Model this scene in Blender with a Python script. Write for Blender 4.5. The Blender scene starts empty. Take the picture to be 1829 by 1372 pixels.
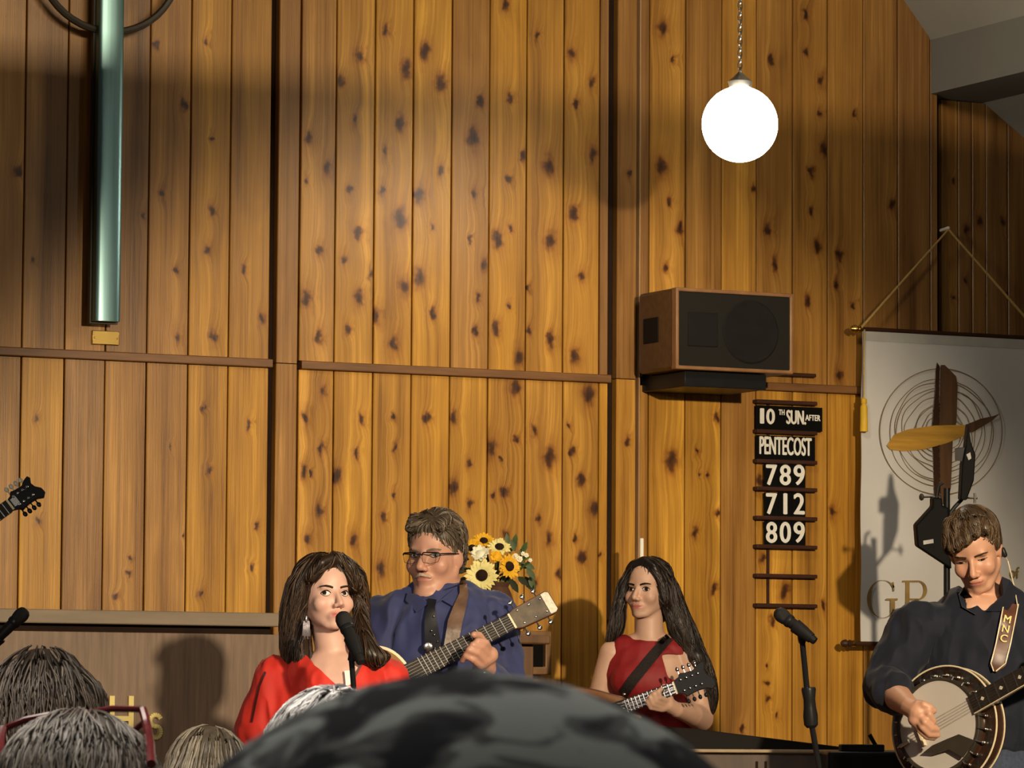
import bpy, bmesh, math, random
import numpy as np
from mathutils import Vector, Matrix, noise
from mathutils.bvhtree import BVHTree
random.seed(7)
SC = bpy.context.scene
COL = SC.collection
# ------------------------------------------------------------------ camera
F = 7500.0                      # focal length in pixels of a 1829 px wide frame
TH, PH, RO = math.radians(26.57), math.atan(584 / 7500.0), 0.006
DW = 14.56                      # camera to wall along the view
Z3 = Vector((0, 0, 1))
f0 = Vector((math.sin(TH), math.cos(TH), 0)); r0 = Vector((math.cos(TH), -math.sin(TH), 0))
FW = f0 * math.cos(PH) + Z3 * math.sin(PH)
u0 = Z3 * math.cos(PH) - f0 * math.sin(PH)
RT = r0 * math.cos(RO) + u0 * math.sin(RO)
UP = u0 * math.cos(RO) - r0 * math.sin(RO)
CAM = Vector((-DW * math.sin(TH), -DW * math.cos(TH), 1.38))
cam_d = bpy.data.cameras.new('camera'); cam = bpy.data.objects.new('camera', cam_d); COL.objects.link(cam)
cam_d.sensor_width = 36; cam_d.lens = F / 1829 * 36; cam_d.clip_end = 100; cam_d.clip_start = 0.05
cam.matrix_world = Matrix(((RT.x, UP.x, -FW.x, CAM.x), (RT.y, UP.y, -FW.y, CAM.y), (RT.z, UP.z, -FW.z, CAM.z), (0, 0, 0, 1)))
cam_d.dof.use_dof = True; cam_d.dof.focus_distance = 12.6; cam_d.dof.aperture_fstop = 62
SC.camera = cam
def P(px, py, d):               # the point seen at a pixel, d metres along the view
    return CAM + FW * d + RT * ((px - 914.5) * d / F) + UP * ((686 - py) * d / F)
def W(px, py, Y=0.0):           # the point of the plane parallel to the wall seen at a pixel
    r = FW + RT * ((px - 914.5) / F) + UP * ((686 - py) / F)
    return CAM + r * ((Y - CAM.y) / r.y)
def pix(p):
    q = p - CAM; d = q.dot(FW)
    return 914.5 + F * q.dot(RT) / d, 686 - F * q.dot(UP) / d, d
# ------------------------------------------------------------------ world, lights, exposure
wd = bpy.data.worlds.new('world'); SC.world = wd; wd.use_nodes = True
wd.node_tree.nodes['Background'].inputs[0].default_value = (1.0, 0.86, 0.72, 1)
wd.node_tree.nodes['Background'].inputs[1].default_value = 0.045
def look(o, tgt):
    o.rotation_euler = (Vector(tgt) - o.location).to_track_quat('-Z', 'Y').to_euler()
def spot(name, loc, tgt, power, deg, blend, col, rad):
    l = bpy.data.lights.new(name, 'SPOT'); l.energy = power; l.spot_size = math.radians(deg); l.spot_blend = blend
    l.color = col; l.shadow_soft_size = rad
    o = bpy.data.objects.new(name, l); COL.objects.link(o); o.location = loc; look(o, tgt); return o
def view(x, z, d):              # right of the view axis, height, distance from the camera
    v = CAM + f0 * d + r0 * x; v.z = z; return v
spot('stage_spot', view(2.8, 3.2, 6.0), W(850, 1450), 2150, 32, 0.45, (1.0, 0.80, 0.54), 0.08)
def area(name, loc, tgt, power, sx, sy, col, spread=180):
    l = bpy.data.lights.new(name, 'AREA'); l.shape = 'RECTANGLE'; l.size = sx; l.size_y = sy; l.energy = power; l.color = col; l.spread = math.radians(spread)
    o = bpy.data.objects.new(name, l); COL.objects.link(o); o.location = loc; look(o, tgt); return o
xw = W(330, 100).x
area('upper_wall_wash', (xw, -5.5, 4.33), (xw, 0, 4.2), 120, 2.4, 0.03, (1.0, 0.80, 0.54))  # unseen strip light, added to wash the top of the wall
area('audience_fill', view(-0.6, 4.6, 4.6), view(-0.6, 0.0, 4.6), 135, 3.0, 3.0, (1.0, 0.90, 0.78), 135)  # added overhead fill that brightens the audience heads, no visible fixture
spot('front_fill', view(-2.2, 3.4, 0.4), W(780, 1460), 1350, 16, 1.0, (1.0, 0.86, 0.70), 0.45)  # soft fill added from the front left to lift the musicians' faces
SC.view_settings.view_transform = 'Standard'; SC.view_settings.look = 'None'
SC.view_settings.exposure = 0.0; SC.view_settings.gamma = 1.0; SC.view_settings.use_curve_mapping = False
# ------------------------------------------------------------------ materials
def nodes(m):
    m.use_nodes = True; nt = m.node_tree; nt.nodes.clear()
    out = nt.nodes.new('ShaderNodeOutputMaterial'); b = nt.nodes.new('ShaderNodeBsdfPrincipled')
    nt.links.new(b.outputs[0], out.inputs[0]); return nt, b
def N(nt, t, **kw):
    n = nt.nodes.new('ShaderNode' + t)
    for k, v in kw.items():
        if k.startswith('i_'): n.inputs[int(k[2:])].default_value = v
        else: setattr(n, k, v)
    return n
def L(nt, a, b): nt.links.new(a, b)
def math_n(nt, op, a, b=None, c=None, clamp=False):
    n = nt.nodes.new('ShaderNodeMath'); n.operation = op; n.use_clamp = clamp
    for i, x in enumerate((a, b, c)):
        if x is None: continue
        if isinstance(x, (int, float)): n.inputs[i].default_value = x
        else: nt.links.new(x, n.inputs[i])
    return n.outputs[0]
def ramp(nt, fac, stops):
    n = nt.nodes.new('ShaderNodeValToRGB'); e = n.color_ramp.elements
    while len(e) < len(stops): e.new(0.5)
    for el, (p, c) in zip(e, stops):
        el.position = p; el.color = (*c[:3], 1) if len(c) >= 3 else (c[0],) * 3 + (1,)
    nt.links.new(fac, n.inputs[0]); return n.outputs[0]
MATS = {}
def mat(name, col, rough=0.5, metal=0.0, var=0.18, scale=20.0, stretch=(1, 1, 1), bump=0.0, bscale=60.0, emit=0.0, sheen=0.0, coat=0.0, ecol=None, attr=None, trans=0.0, spec=None):
    if name in MATS: return MATS[name]
    m = bpy.data.materials.new(name); nt, b = nodes(m); MATS[name] = m
    tc = N(nt, 'TexCoord'); mp = N(nt, 'Mapping'); mp.inputs['Scale'].default_value = stretch
    L(nt, tc.outputs['Object'], mp.inputs[0])
    nz = N(nt, 'TexNoise'); nz.inputs['Scale'].default_value = scale; nz.inputs['Detail'].default_value = 5
    L(nt, mp.outputs[0], nz.inputs['Vector'])
    f = nt.nodes.new('ShaderNodeMapRange'); f.inputs[1].default_value = 0.25; f.inputs[2].default_value = 0.75
    f.inputs[3].default_value = 1 - var; f.inputs[4].default_value = 1 + var; L(nt, nz.outputs[0], f.inputs[0])
    mx = nt.nodes.new('ShaderNodeVectorMath'); mx.operation = 'SCALE'
    if attr:
        a = N(nt, 'Attribute', attribute_name=attr); L(nt, a.outputs['Color'], mx.inputs[0])
    else: mx.inputs[0].default_value = col
    L(nt, f.outputs[0], mx.inputs['Scale']); L(nt, mx.outputs[0], b.inputs['Base Color'])
    b.inputs['Roughness'].default_value = rough; b.inputs['Metallic'].default_value = metal
    if sheen: b.inputs['Sheen Weight'].default_value = sheen
    if coat: b.inputs['Coat Weight'].default_value = coat; b.inputs['Coat Roughness'].default_value = 0.12
    if spec is None and not metal and max(col) < 0.06: spec = 0.18
    if spec is not None: b.inputs['Specular IOR Level'].default_value = spec
    if trans: b.inputs['Transmission Weight'].default_value = trans
    if emit:
        b.inputs['Emission Color'].default_value = (*(ecol or col), 1); b.inputs['Emission Strength'].default_value = emit
    if bump:
        n2 = N(nt, 'TexNoise'); n2.inputs['Scale'].default_value = bscale; n2.inputs['Detail'].default_value = 6
        L(nt, mp.outputs[0], n2.inputs['Vector'])
        bp = N(nt, 'Bump'); bp.inputs['Strength'].default_value = bump; bp.inputs['Distance'].default_value = 0.004
        L(nt, n2.outputs[0], bp.inputs['Height']); L(nt, bp.outputs[0], b.inputs['Normal'])
    return m
NK = 9
def cedar(name, rough=0.42, strong=1.0):
    m = bpy.data.materials.new(name); nt, b = nodes(m); MATS[name] = m
    tc = N(nt, 'TexCoord'); oi = N(nt, 'ObjectInfo'); sp = N(nt, 'SeparateXYZ'); L(nt, tc.outputs['Object'], sp.inputs[0])
    x, z = sp.outputs[0], sp.outputs[2]
    # wobble, so that knots are not perfect ellipses
    wob = N(nt, 'TexNoise'); wob.inputs['Scale'].default_value = 27; L(nt, tc.outputs['Object'], wob.inputs['Vector'])
    wsub = N(nt, 'VectorMath', operation='SUBTRACT'); L(nt, wob.outputs['Color'], wsub.inputs[0]); wsub.inputs[1].default_value = (0.5, 0.5, 0.5)
    wsc = N(nt, 'VectorMath', operation='SCALE'); L(nt, wsub.outputs[0], wsc.inputs[0]); wsc.inputs['Scale'].default_value = 0.045
    pos = N(nt, 'VectorMath', operation='ADD'); L(nt, tc.outputs['Object'], pos.inputs[0]); L(nt, wsc.outputs[0], pos.inputs[1])
    dmin = None
    for i in range(NK):
        a = N(nt, 'Attribute', attribute_name='k%d' % i, attribute_type='OBJECT')
        s3 = N(nt, 'SeparateXYZ'); L(nt, a.outputs['Vector'], s3.inputs[0])
        c3 = N(nt, 'CombineXYZ'); L(nt, s3.outputs[0], c3.inputs[0]); L(nt, s3.outputs[1], c3.inputs[2])
        d3 = N(nt, 'VectorMath', operation='SUBTRACT'); L(nt, pos.outputs[0], d3.inputs[0]); L(nt, c3.outputs[0], d3.inputs[1])
        m3 = N(nt, 'VectorMath', operation='MULTIPLY'); L(nt, d3.outputs[0], m3.inputs[0]); m3.inputs[1].default_value = (1.15, 0.0, 0.72)
        l3 = N(nt, 'VectorMath', operation='LENGTH'); L(nt, m3.outputs[0], l3.inputs[0])
        q = math_n(nt, 'DIVIDE', l3.outputs['Value'], math_n(nt, 'MAXIMUM', s3.outputs[2], 0.0004))
        dmin = q if dmin is None else math_n(nt, 'MINIMUM', dmin, q)
    near = math_n(nt, 'POWER', 2.718, math_n(nt, 'MULTIPLY', math_n(nt, 'MULTIPLY', dmin, dmin), -0.10))
    rnd = math_n(nt, 'MULTIPLY', oi.outputs['Random'], 57.0)
    gx = math_n(nt, 'ADD', math_n(nt, 'ADD', x, rnd), math_n(nt, 'MULTIPLY', near, 0.018))
    def grain(sx, sz, det, dist=0.0):
        c = N(nt, 'CombineXYZ'); L(nt, math_n(nt, 'MULTIPLY', gx, sx), c.inputs[0]); L(nt, math_n(nt, 'MULTIPLY', z, sz), c.inputs[2])
        L(nt, rnd, c.inputs[1])
        n = N(nt, 'TexNoise'); n.inputs['Scale'].default_value = 1; n.inputs['Detail'].default_value = det
        n.inputs['Distortion'].default_value = dist; L(nt, c.outputs[0], n.inputs['Vector']); return n.outputs[0]
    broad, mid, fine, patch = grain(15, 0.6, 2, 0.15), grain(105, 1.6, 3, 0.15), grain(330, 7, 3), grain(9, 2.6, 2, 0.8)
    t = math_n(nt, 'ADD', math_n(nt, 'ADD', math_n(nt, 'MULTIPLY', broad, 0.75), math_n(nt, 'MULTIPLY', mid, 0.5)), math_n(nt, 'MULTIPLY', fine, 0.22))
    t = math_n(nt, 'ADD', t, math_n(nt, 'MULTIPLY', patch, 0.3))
    g = ramp(nt, math_n(nt, 'SUBTRACT', math_n(nt, 'MULTIPLY', t, 1.45), 0.77), [(0.12, (0.42, 0.34, 0.26)), (0.40, (0.82, 0.75, 0.66)), (0.60, (1.04, 1.01, 0.96)), (0.88, (1.65, 1.70, 1.8))])  # the palest stop also paints varnish sheen streaks into the board colour
    base = N(nt, 'VectorMath', operation='MULTIPLY'); L(nt, oi.outputs['Color'], base.inputs[0]); L(nt, g, base.inputs[1])
    kn = ramp(nt, math_n(nt, 'MULTIPLY', dmin, 0.25), [(0.08, (0.10, 0.055, 0.04)), (0.20, (0.22, 0.15, 0.11)), (0.30, (0.62, 0.50, 0.40)), (0.46, (0.90, 0.84, 0.78)), (0.85, (1, 1, 1))])
    fin = N(nt, 'VectorMath', operation='MULTIPLY'); L(nt, base.outputs[0], fin.inputs[0]); L(nt, kn, fin.inputs[1])
    L(nt, fin.outputs[0], b.inputs['Base Color'])
    b.inputs['Roughness'].default_value = rough
    L(nt, math_n(nt, 'ADD', math_n(nt, 'MULTIPLY', mid, 0.25), rough - 0.12), b.inputs['Roughness'])
    b.inputs['Coat Weight'].default_value = 0.08; b.inputs['Coat Roughness'].default_value = 0.28
    bp = N(nt, 'Bump'); bp.inputs['Strength'].default_value = 0.25; bp.inputs['Distance'].default_value = 0.002
    L(nt, math_n(nt, 'ADD', mid, fine), bp.inputs['Height']); L(nt, bp.outputs[0], b.inputs['Normal'])
    return m
# ------------------------------------------------------------------ mesh builder
class MB:
    def __init__(s, o=None, ax=None, ay=None, az=None):
        s.v, s.f, s.mi, s.cm = [], [], [], 0
        s.fr = None if o is None else (Vector(o), Vector(ax), Vector(ay), Vector(az))
    def T(s, p):
        if s.fr is None: return Vector(p)
        o, a, b, c = s.fr; return o + a * p[0] + b * p[1] + c * p[2]
    def add(s, vs, fs):
        o = len(s.v); s.v += [s.T(p) for p in vs]; s.f += [[i + o for i in f] for f in fs]; s.mi += [s.cm] * len(fs); return s
    def box(s, x0, x1, y0, y1, z0, z1):
        return s.add([(x0, y0, z0), (x1, y0, z0), (x1, y1, z0), (x0, y1, z0), (x0, y0, z1), (x1, y0, z1), (x1, y1, z1), (x0, y1, z1)],
                     [(3, 2, 1, 0), (4, 5, 6, 7), (0, 1, 5, 4), (1, 2, 6, 5), (2, 3, 7, 6), (3, 0, 4, 7)])
    def prism(s, out, z0, z1, taper=1.0, ctr=None):
        n = len(out); c = ctr or (sum(p[0] for p in out) / n, sum(p[1] for p in out) / n)
        top = [(c[0] + (p[0] - c[0]) * taper, c[1] + (p[1] - c[1]) * taper) for p in out]
        vs = [(p[0], p[1], z0) for p in out] + [(p[0], p[1], z1) for p in top]
        return s.add(vs, [tuple(range(n - 1, -1, -1)), tuple(range(n, 2 * n))] + [(i, (i + 1) % n, n + (i + 1) % n, n + i) for i in range(n)])
    def ring(s, outer, inner, z0, z1):
        n = len(outer); vs = [(p[0], p[1], z) for z in (z0, z1) for L_ in (outer, inner) for p in L_]
        fs = []
        for i in range(n):
            j = (i + 1) % n
            fs += [(i, j, 2 * n + j, 2 * n + i), (n + j, n + i, 3 * n + i, 3 * n + j), (2 * n + i, 2 * n + j, 3 * n + j, 3 * n + i), (j, i, n + i, n + j)]
        return s.add(vs, fs)
    def tube(s, pts, r, n=8, closed=False, flat=None):
        pts = [Vector(p) for p in pts]; m = len(pts); rs = [r] * m if isinstance(r, (int, float)) else list(r)
        t = [((pts[(i + 1) % m] - pts[i - 1]) if closed else (pts[min(i + 1, m - 1)] - pts[max(i - 1, 0)])).normalized() for i in range(m)]
        a = t[0].orthogonal().normalized() if flat is None else (Vector(flat) - t[0] * t[0].dot(Vector(flat))).normalized()
        vs = []
        for i in range(m):
            a = (a - t[i] * a.dot(t[i])); a = a.normalized() if a.length > 1e-6 else t[i].orthogonal().normalized()
            b = t[i].cross(a); k = 1.0 if flat is None else 0.35
            for j in range(n):
                q = 2 * math.pi * j / n; vs.append(pts[i] + a * (math.cos(q) * rs[i] * k) + b * (math.sin(q) * rs[i]))
        fs = [(i * n + j, i * n + (j + 1) % n, ((i + 1) % m) * n + (j + 1) % n, ((i + 1) % m) * n + j) for i in range(m if closed else m - 1) for j in range(n)]
        if not closed: fs += [tuple(range(n - 1, -1, -1)), tuple((m - 1) * n + j for j in range(n))]
        return s.add(vs, fs)
    def lathe(s, prof, o=(0, 0, 0), ax=(0, 0, 1), n=24, cap=True):
        o, ax = Vector(o), Vector(ax).normalized(); a = ax.orthogonal().normalized(); b = ax.cross(a); vs = []
        for (r, h) in prof:
            for j in range(n):
                q = 2 * math.pi * j / n; vs.append(o + ax * h + (a * math.cos(q) + b * math.sin(q)) * max(r, 1e-5))
        m = len(prof)
        fs = [(i * n + j, i * n + (j + 1) % n, (i + 1) * n + (j + 1) % n, (i + 1) * n + j) for i in range(m - 1) for j in range(n)]
        if cap: fs += [tuple(range(n - 1, -1, -1)), tuple((m - 1) * n + j for j in range(n))]
        return s.add(vs, fs)
    def ell(s, c, r, R=None, n=14, m=10):
        c = Vector(c); R = R or Matrix.Identity(3); vs = [c + R @ Vector((0, 0, r[2]))]
        for i in range(1, m):
            p = math.pi * i / m
            for j in range(n):
                q = 2 * math.pi * j / n; vs.append(c + R @ Vector((r[0] * math.sin(p) * math.cos(q), r[1] * math.sin(p) * math.sin(q), r[2] * math.cos(p))))
        vs.append(c + R @ Vector((0, 0, -r[2]))); e = len(vs) - 1
        fs = [(0, 1 + j, 1 + (j + 1) % n) for j in range(n)] + [(e, 1 + (m - 2) * n + (j + 1) % n, 1 + (m - 2) * n + j) for j in range(n)]
        fs += [(1 + i * n + j, 1 + (i + 1) * n + j, 1 + (i + 1) * n + (j + 1) % n, 1 + i * n + (j + 1) % n) for i in range(m - 2) for j in range(n)]
        return s.add(vs, fs)
    def cap(s, p1, p2, r1, r2=None, n=12):          # round cone
        p1, p2 = Vector(p1), Vector(p2); r2 = r1 if r2 is None else r2; d = p2 - p1; h = d.length
        if h < 1e-6: return s.ell(p1, (r1, r1, r1))
        prof = [(r1 * math.sin(t), -r1 * math.cos(t)) for t in (0.02, 0.5, 1.0, 1.45)] + [(r2 * math.sin(t), h + r2 * -math.cos(t)) for t in (1.7, 2.15, 2.65, 3.12)]
        return s.lathe(prof, p1, d, n)
    def mesh(s, name, smooth=True, ang=38, origin=None):
        me = bpy.data.meshes.new(name); o = Vector(origin or (0, 0, 0))
        me.from_pydata([tuple(v - o) for v in s.v], [], s.f)
        bm = bmesh.new(); bm.from_mesh(me); bmesh.ops.recalc_face_normals(bm, faces=bm.faces); bm.to_mesh(me); bm.free()
        if any(s.mi): me.polygons.foreach_set('material_index', s.mi)
        if smooth: me.shade_smooth(); me.set_sharp_from_angle(angle=math.radians(ang))
        return me
    def build(s, name, m, parent=None, smooth=True, ang=38, origin=None, bevel=0.0, **tags):
        return put(name, s.mesh(name, smooth, ang, origin), m, parent, origin, bevel, **tags)
def put(name, me, m, parent=None, origin=None, bevel=0.0, label=None, cat=None, group=None, kind=None):
    o = bpy.data.objects.new(name, me); COL.objects.link(o)
    for x in (m if isinstance(m, (list, tuple)) else [m]): me.materials.append(x)
    if origin: o.location = Vector(origin)
    if parent is not None:
        o.parent = parent; o.matrix_parent_inverse = Matrix.Translation(-Vector(parent.location))
        pp = parent.parent
        if pp is not None: o.matrix_parent_inverse = (Matrix.Translation(Vector(pp.location)) @ Matrix.Translation(-Vector(pp.location)) @ Matrix.Translation(Vector((0,0,0)) - Vector(parent.location)))
    if bevel:
        b = o.modifiers.new('edge', 'BEVEL'); b.width = bevel; b.segments = 2; b.limit_method = 'ANGLE'
    return tag(o, label, cat, group, kind)
def tag(o, label=None, cat=None, group=None, kind=None):
    for k, v in (('label', label), ('category', cat), ('group', group), ('kind', kind)):
        if v: o[k] = v
    return o
def thing(name, loc, label, cat, group=None):
    o = bpy.data.objects.new(name, None); COL.objects.link(o); o.location = Vector(loc); o.empty_display_size = 0.05
    return tag(o, label, cat, group)
def text_geo(txt, wdt, hgt, space=1.0):             # lettering from the built-in sans face, fitted to a box, y up
    c = bpy.data.curves.new('t', 'FONT'); c.body = txt; c.space_character = space; c.resolution_u = 5
    o = bpy.data.objects.new('t', c); COL.objects.link(o)
    me = bpy.data.meshes.new_from_object(o.evaluated_get(bpy.context.evaluated_depsgraph_get()))
    vs = np.array([v.co[:] for v in me.vertices]); fs = [tuple(p.vertices) for p in me.polygons]
    bpy.data.objects.remove(o); bpy.data.curves.remove(c); bpy.data.meshes.remove(me)
    lo, hi = vs.min(0), vs.max(0)
    vs = (vs - lo) / np.maximum(hi - lo, 1e-6)[None, :] * np.array([wdt, hgt, 0])
    return [tuple(v) for v in vs], fs
def put_text(mb, txt, x, y, wdt, hgt, z, bold=0.0, space=1.0):
    vs, fs = text_geo(txt, wdt, hgt, space)
    for k, (dx, dy) in enumerate([(0, 0)] if not bold else [(0, 0), (bold, 0), (-bold, 0), (0, bold * 0.6), (0, -bold * 0.6)]):
        mb.add([(x + v[0] + dx, y + v[1] + dy, z + k * 1e-5) for v in vs], fs)
def bake(mb, voxel, smooth=4, fac=0.5):             # union of overlapping closed pieces as one continuous surface
    me = mb.mesh('u', smooth=False); o = bpy.data.objects.new('u', me); COL.objects.link(o)
    r = o.modifiers.new('r', 'REMESH'); r.mode = 'VOXEL'; r.voxel_size = voxel
    if smooth:
        q = o.modifiers.new('s', 'SMOOTH'); q.iterations = smooth; q.factor = fac
    out = bpy.data.meshes.new_from_object(o.evaluated_get(bpy.context.evaluated_depsgraph_get()))
    bpy.data.objects.remove(o); bpy.data.meshes.remove(me); out.materials.clear(); out.shade_smooth(); return out
def co(me):
    a = np.empty(len(me.vertices) * 3); me.vertices.foreach_get('co', a); return a.reshape(-1, 3)
def setco(me, a): me.vertices.foreach_set('co', a.reshape(-1)); me.update()
def nrm(me):
    a = np.empty(len(me.vertices) * 3); me.vertex_normals.foreach_get('vector', a); return a.reshape(-1, 3)
# ------------------------------------------------------------------ palette
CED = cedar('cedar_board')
YEL, TAN, BRN, DRK = (0.54, 0.275, 0.030), (0.43, 0.215, 0.040), (0.29, 0.145, 0.042), (0.22, 0.108, 0.034)
def mixc(a, b, t): return tuple(x * (1 - t) + y * t for x, y in zip(a, b))
M_gap = mat('dark_gap', (0.02, 0.010, 0.006), 0.9)
M_rail = mat('rail_wood', (0.20, 0.090, 0.030), 0.45, var=0.3, scale=6, stretch=(1, 4, 12))
M_black = mat('black_metal', (0.012, 0.012, 0.013), 0.38, var=0.1)
M_chrome = mat('chrome', (0.75, 0.75, 0.76), 0.15, 1.0, var=0.05)
M_brass = mat('brass', (0.62, 0.42, 0.12), 0.25, 1.0, var=0.15)
M_white = mat('white_print', (0.86, 0.84, 0.78), 0.6, var=0.04)
# ------------------------------------------------------------------ floor and platforms
M_floor = mat('carpet', (0.10, 0.06, 0.05), 0.9, var=0.3, scale=80)
MB().box(-12, 12, -18, 2.2, -0.05, 0.0).build('floor', M_floor, kind='structure', label='dark red-brown carpet floor of the hall', cat='floor')
M_plat = mat('platform_wood', (0.16, 0.085, 0.04), 0.5, var=0.25, scale=5, stretch=(1, 8, 1))
STZ, RSZ = 0.13, 0.26
MB().box(-5.5, 6.0, -6.2, 0.0, 0.0, STZ).build('trim_1', M_plat, kind='structure', label='low wooden platform the musicians stand on', cat='platform', bevel=0.01)
MB().box(-0.9, 6.0, -1.25, 0.0, STZ, RSZ).build('trim_2', M_plat, kind='structure', label='second platform step along the foot of the cedar wall', cat='platform', bevel=0.01)
# ------------------------------------------------------------------ cedar wall, board by board
ZT = 4.75
ZR = W(815, 665).z                  # middle of the long horizontal rail
X = lambda px, py=640: W(px, py).x
wall = MB().box(X(-320), X(1676), 0.024, 0.12, 0.0, ZT).build('wall_back', M_gap, kind='structure', label='knotty cedar board wall behind the musicians', cat='wall')
KNOTS = []
def kn(ox, oy, s, lst): KNOTS.extend([(ox + a / s, oy + b / s, r / s) for a, b, r in lst])
kn(480, 0, 1.96, [(320,195,13),(410,105,10),(405,30,7),(545,180,17),(480,240,17),(600,290,19),(255,285,12),(300,420,9),(460,435,15),(410,530,9),(715,480,19),(740,355,10),(280,665,9),(398,665,10),(140,485,12),(205,585,12),(130,630,7),(600,597,12),(525,680,17),(460,765,20),(570,795,6),(315,815,13),(177,875,10),(265,912,10),(410,888,7),(845,795,6),(430,970,8),(475,1005,18),(525,975,18),(358,957,6),(130,1045,15),(315,1045,13),(730,1045,8),(755,930,11),(375,1105,13),(575,1100,10),(275,1150,9),(175,1180,12),(438,1205,13),(722,1162,8),(905,1010,6),(910,1155,7),(795,1150,13),(878,1250,14),(985,1190,13),(1072,1245,15),(1095,970,11),(1068,750,14),(985,840,17),(980,580,17),(1135,540,14),(1130,290,10),(1060,185,13),(938,125,8),(830,20,10),(895,545,9),(840,630,8),(840,1075,6),(720,680,11),(705,838,6),(1075,365,10),(845,345,9),(800,840,15)])
kn(520, 660, 3.048, [(175,115,16),(380,270,13),(545,262,8),(740,265,14),(885,262,20),(75,265,20),(165,432,15),(358,458,13),(562,430,11),(968,512,14),(1090,430,26),(1140,488,9),(1225,378,12),(1318,335,18),(1405,480,30),(1530,445,14),(1620,140,28),(1220,95,24),(65,555,17),(115,565,7),(245,575,22),(885,640,24),(975,735,17),(1105,690,9),(1160,670,16),(1580,600,18),(1345,815,14),(560,680,10),(500,803,13),(155,772,17),(340,932,20),(88,920,15),(1405,925,20),(1545,920,12),(1170,910,14),(1460,1110,18),(1580,1025,18),(1510,305,10),(490,1085,22),(1650,760,24),(1320,1165,16),(1680,1010,9),(1720,940,6)])
kn(0, 0, 2.079, [(770,155,8),(580,165,7),(685,390,13),(785,510,5),(785,780,9),(768,930,10),(660,1250,10),(795,1250,11),(905,1000,7),(65,640,11),(600,720,8),(655,1000,8),(975,1185,9),(530,800,9),(120,970,6)])
kn(0, 620, 2.744, [(1025,605,9),(980,1205,10),(1258,875,9),(570,1225,9),(630,1035,6),(625,1110,6),(840,490,6),(180,350,9),(1230,1080,8),(190,855,8),(1000,300,5),(900,925,6),(1220,380,9)])
kn(1060, 0, 2.378, [(295,120,19),(338,250,10),(290,710,22),(325,860,10),(370,970,14),(308,1135,12),(150,735,8),(965,340,14),(960,480,10),(925,730,12),(925,900,10),(950,1045,16),(740,980,14),(770,1120,14),(755,250,10),(1045,1090,12),(1030,1210,10),(1105,1295,9),(908,1280,12),(1270,870,14),(980,635,18),(680,800,10),(1108,480,8),(900,60,10),(900,225,10),(1530,770,8),(1580,1190,8),(1740,945,12),(1640,940,12),(1760,1250,9),(1525,1262,6),(1580,980,12)])
kn(1080, 660, 2.0167, [(85,255,9),(332,295,6),(340,377,5),(372,377,7),(402,170,10),(402,520,8),(325,588,10),(395,790,12),(240,330,22),(115,375,5),(820,515,12),(790,850,9),(605,905,10),(585,1070,6),(585,1130,7),(585,1190,9),(495,1290,7),(570,680,11),(650,800,18),(620,1245,6),(560,400,14),(845,20,10),(785,60,9),(35,230,6)])
def boards(seams, z0, z1, tones, parent=wall, Y=0.0, gap=0.0045, thick=0.022):
    for i in range(len(seams) - 1):
        xa, xb = seams[i] + gap / 2, seams[i + 1] - gap / 2
        if xb - xa < 0.004: continue
        cx, cz, c = (xa + xb) / 2, (z0 + z1) / 2, 0.0025
        hw, hz = (xb - xa) / 2, (z1 - z0) / 2
        prof = [(-hw, thick), (-hw, c), (-hw + c, 0), (hw - c, 0), (hw, c), (hw, thick)]
        vs = [(x, y, -hz) for x, y in prof] + [(x, y, hz) for x, y in prof]
        fs = [(i_, i_ + 1, i_ + 7, i_ + 6) for i_ in range(5)] + [tuple(range(5, -1, -1)), tuple(range(6, 12)), (5, 0, 6, 11)]
        org = (cx, Y + random.uniform(-0.0015, 0.0015), cz)
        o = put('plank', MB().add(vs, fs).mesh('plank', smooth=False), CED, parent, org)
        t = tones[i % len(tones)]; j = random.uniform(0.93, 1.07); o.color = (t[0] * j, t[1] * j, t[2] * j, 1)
        k = 0
        for (px, py, r) in sorted(KNOTS, key=lambda q: -q[2]):
            p = W(px, py, Y)
            if xa - 0.004 < p.x < xb + 0.004 and z0 < p.z < z1 and k < NK:
                o['k%d' % k] = (p.x - cx, p.z - cz, r / 515 * 1.15); k += 1
Y_, T_, B_, D_ = YEL, TAN, BRN, DRK
sl = [X(a) for a in (-320, -256, -183, -110, -36, 38.5, 115, 188, 262, 336, 408, 481)]
up_l = [T_, B_, T_, B_, T_, mixc(B_, T_, .4), mixc(B_, T_, .5), B_, mixc(B_, T_, .8), mixc(T_, Y_, .8), mixc(T_, Y_, .4)]
lo_l = [B_, T_, B_, T_, mixc(B_, T_, .5), mixc(T_, Y_, .9), B_, mixc(B_, T_, .7), mixc(B_, T_, .6), mixc(T_, Y_, .9), Y_]
GR = 0.016
boards(sl, ZR + GR, ZT, up_l); boards(sl, 0.13, ZR - GR, lo_l)
post = [X(490), X(529.5)]
boards(post, ZR + .004, ZT, [mixc(B_, T_, .3)], Y=-0.012, thick=0.034); boards(post, 0.13, ZR + .001, [mixc(B_, T_, .45)], Y=-0.012, thick=0.034)
sm = [X(a) for a in (533.5, 597, 666.5, 735, 804, 872, 939, 1005.5, 1070, 1086.5)]
boards(sm, ZR + GR, ZT, [mixc(B_, T_, .8), mixc(T_, Y_, .6), mixc(T_, Y_, .8), mixc(T_, Y_, .9), mixc(B_, T_, .7), Y_, mixc(T_, Y_, .5), mixc(T_, Y_, .5), B_])
boards(sm, 0.13, ZR - GR, [mixc(T_, Y_, .4), mixc(T_, Y_, .9), mixc(T_, Y_, .7), Y_, mixc(T_, Y_, .8), mixc(T_, Y_, .5), mixc(T_, Y_, .3), mixc(T_, Y_, .5), Y_])
col_ = [X(1097.5), X(1134)]
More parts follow.
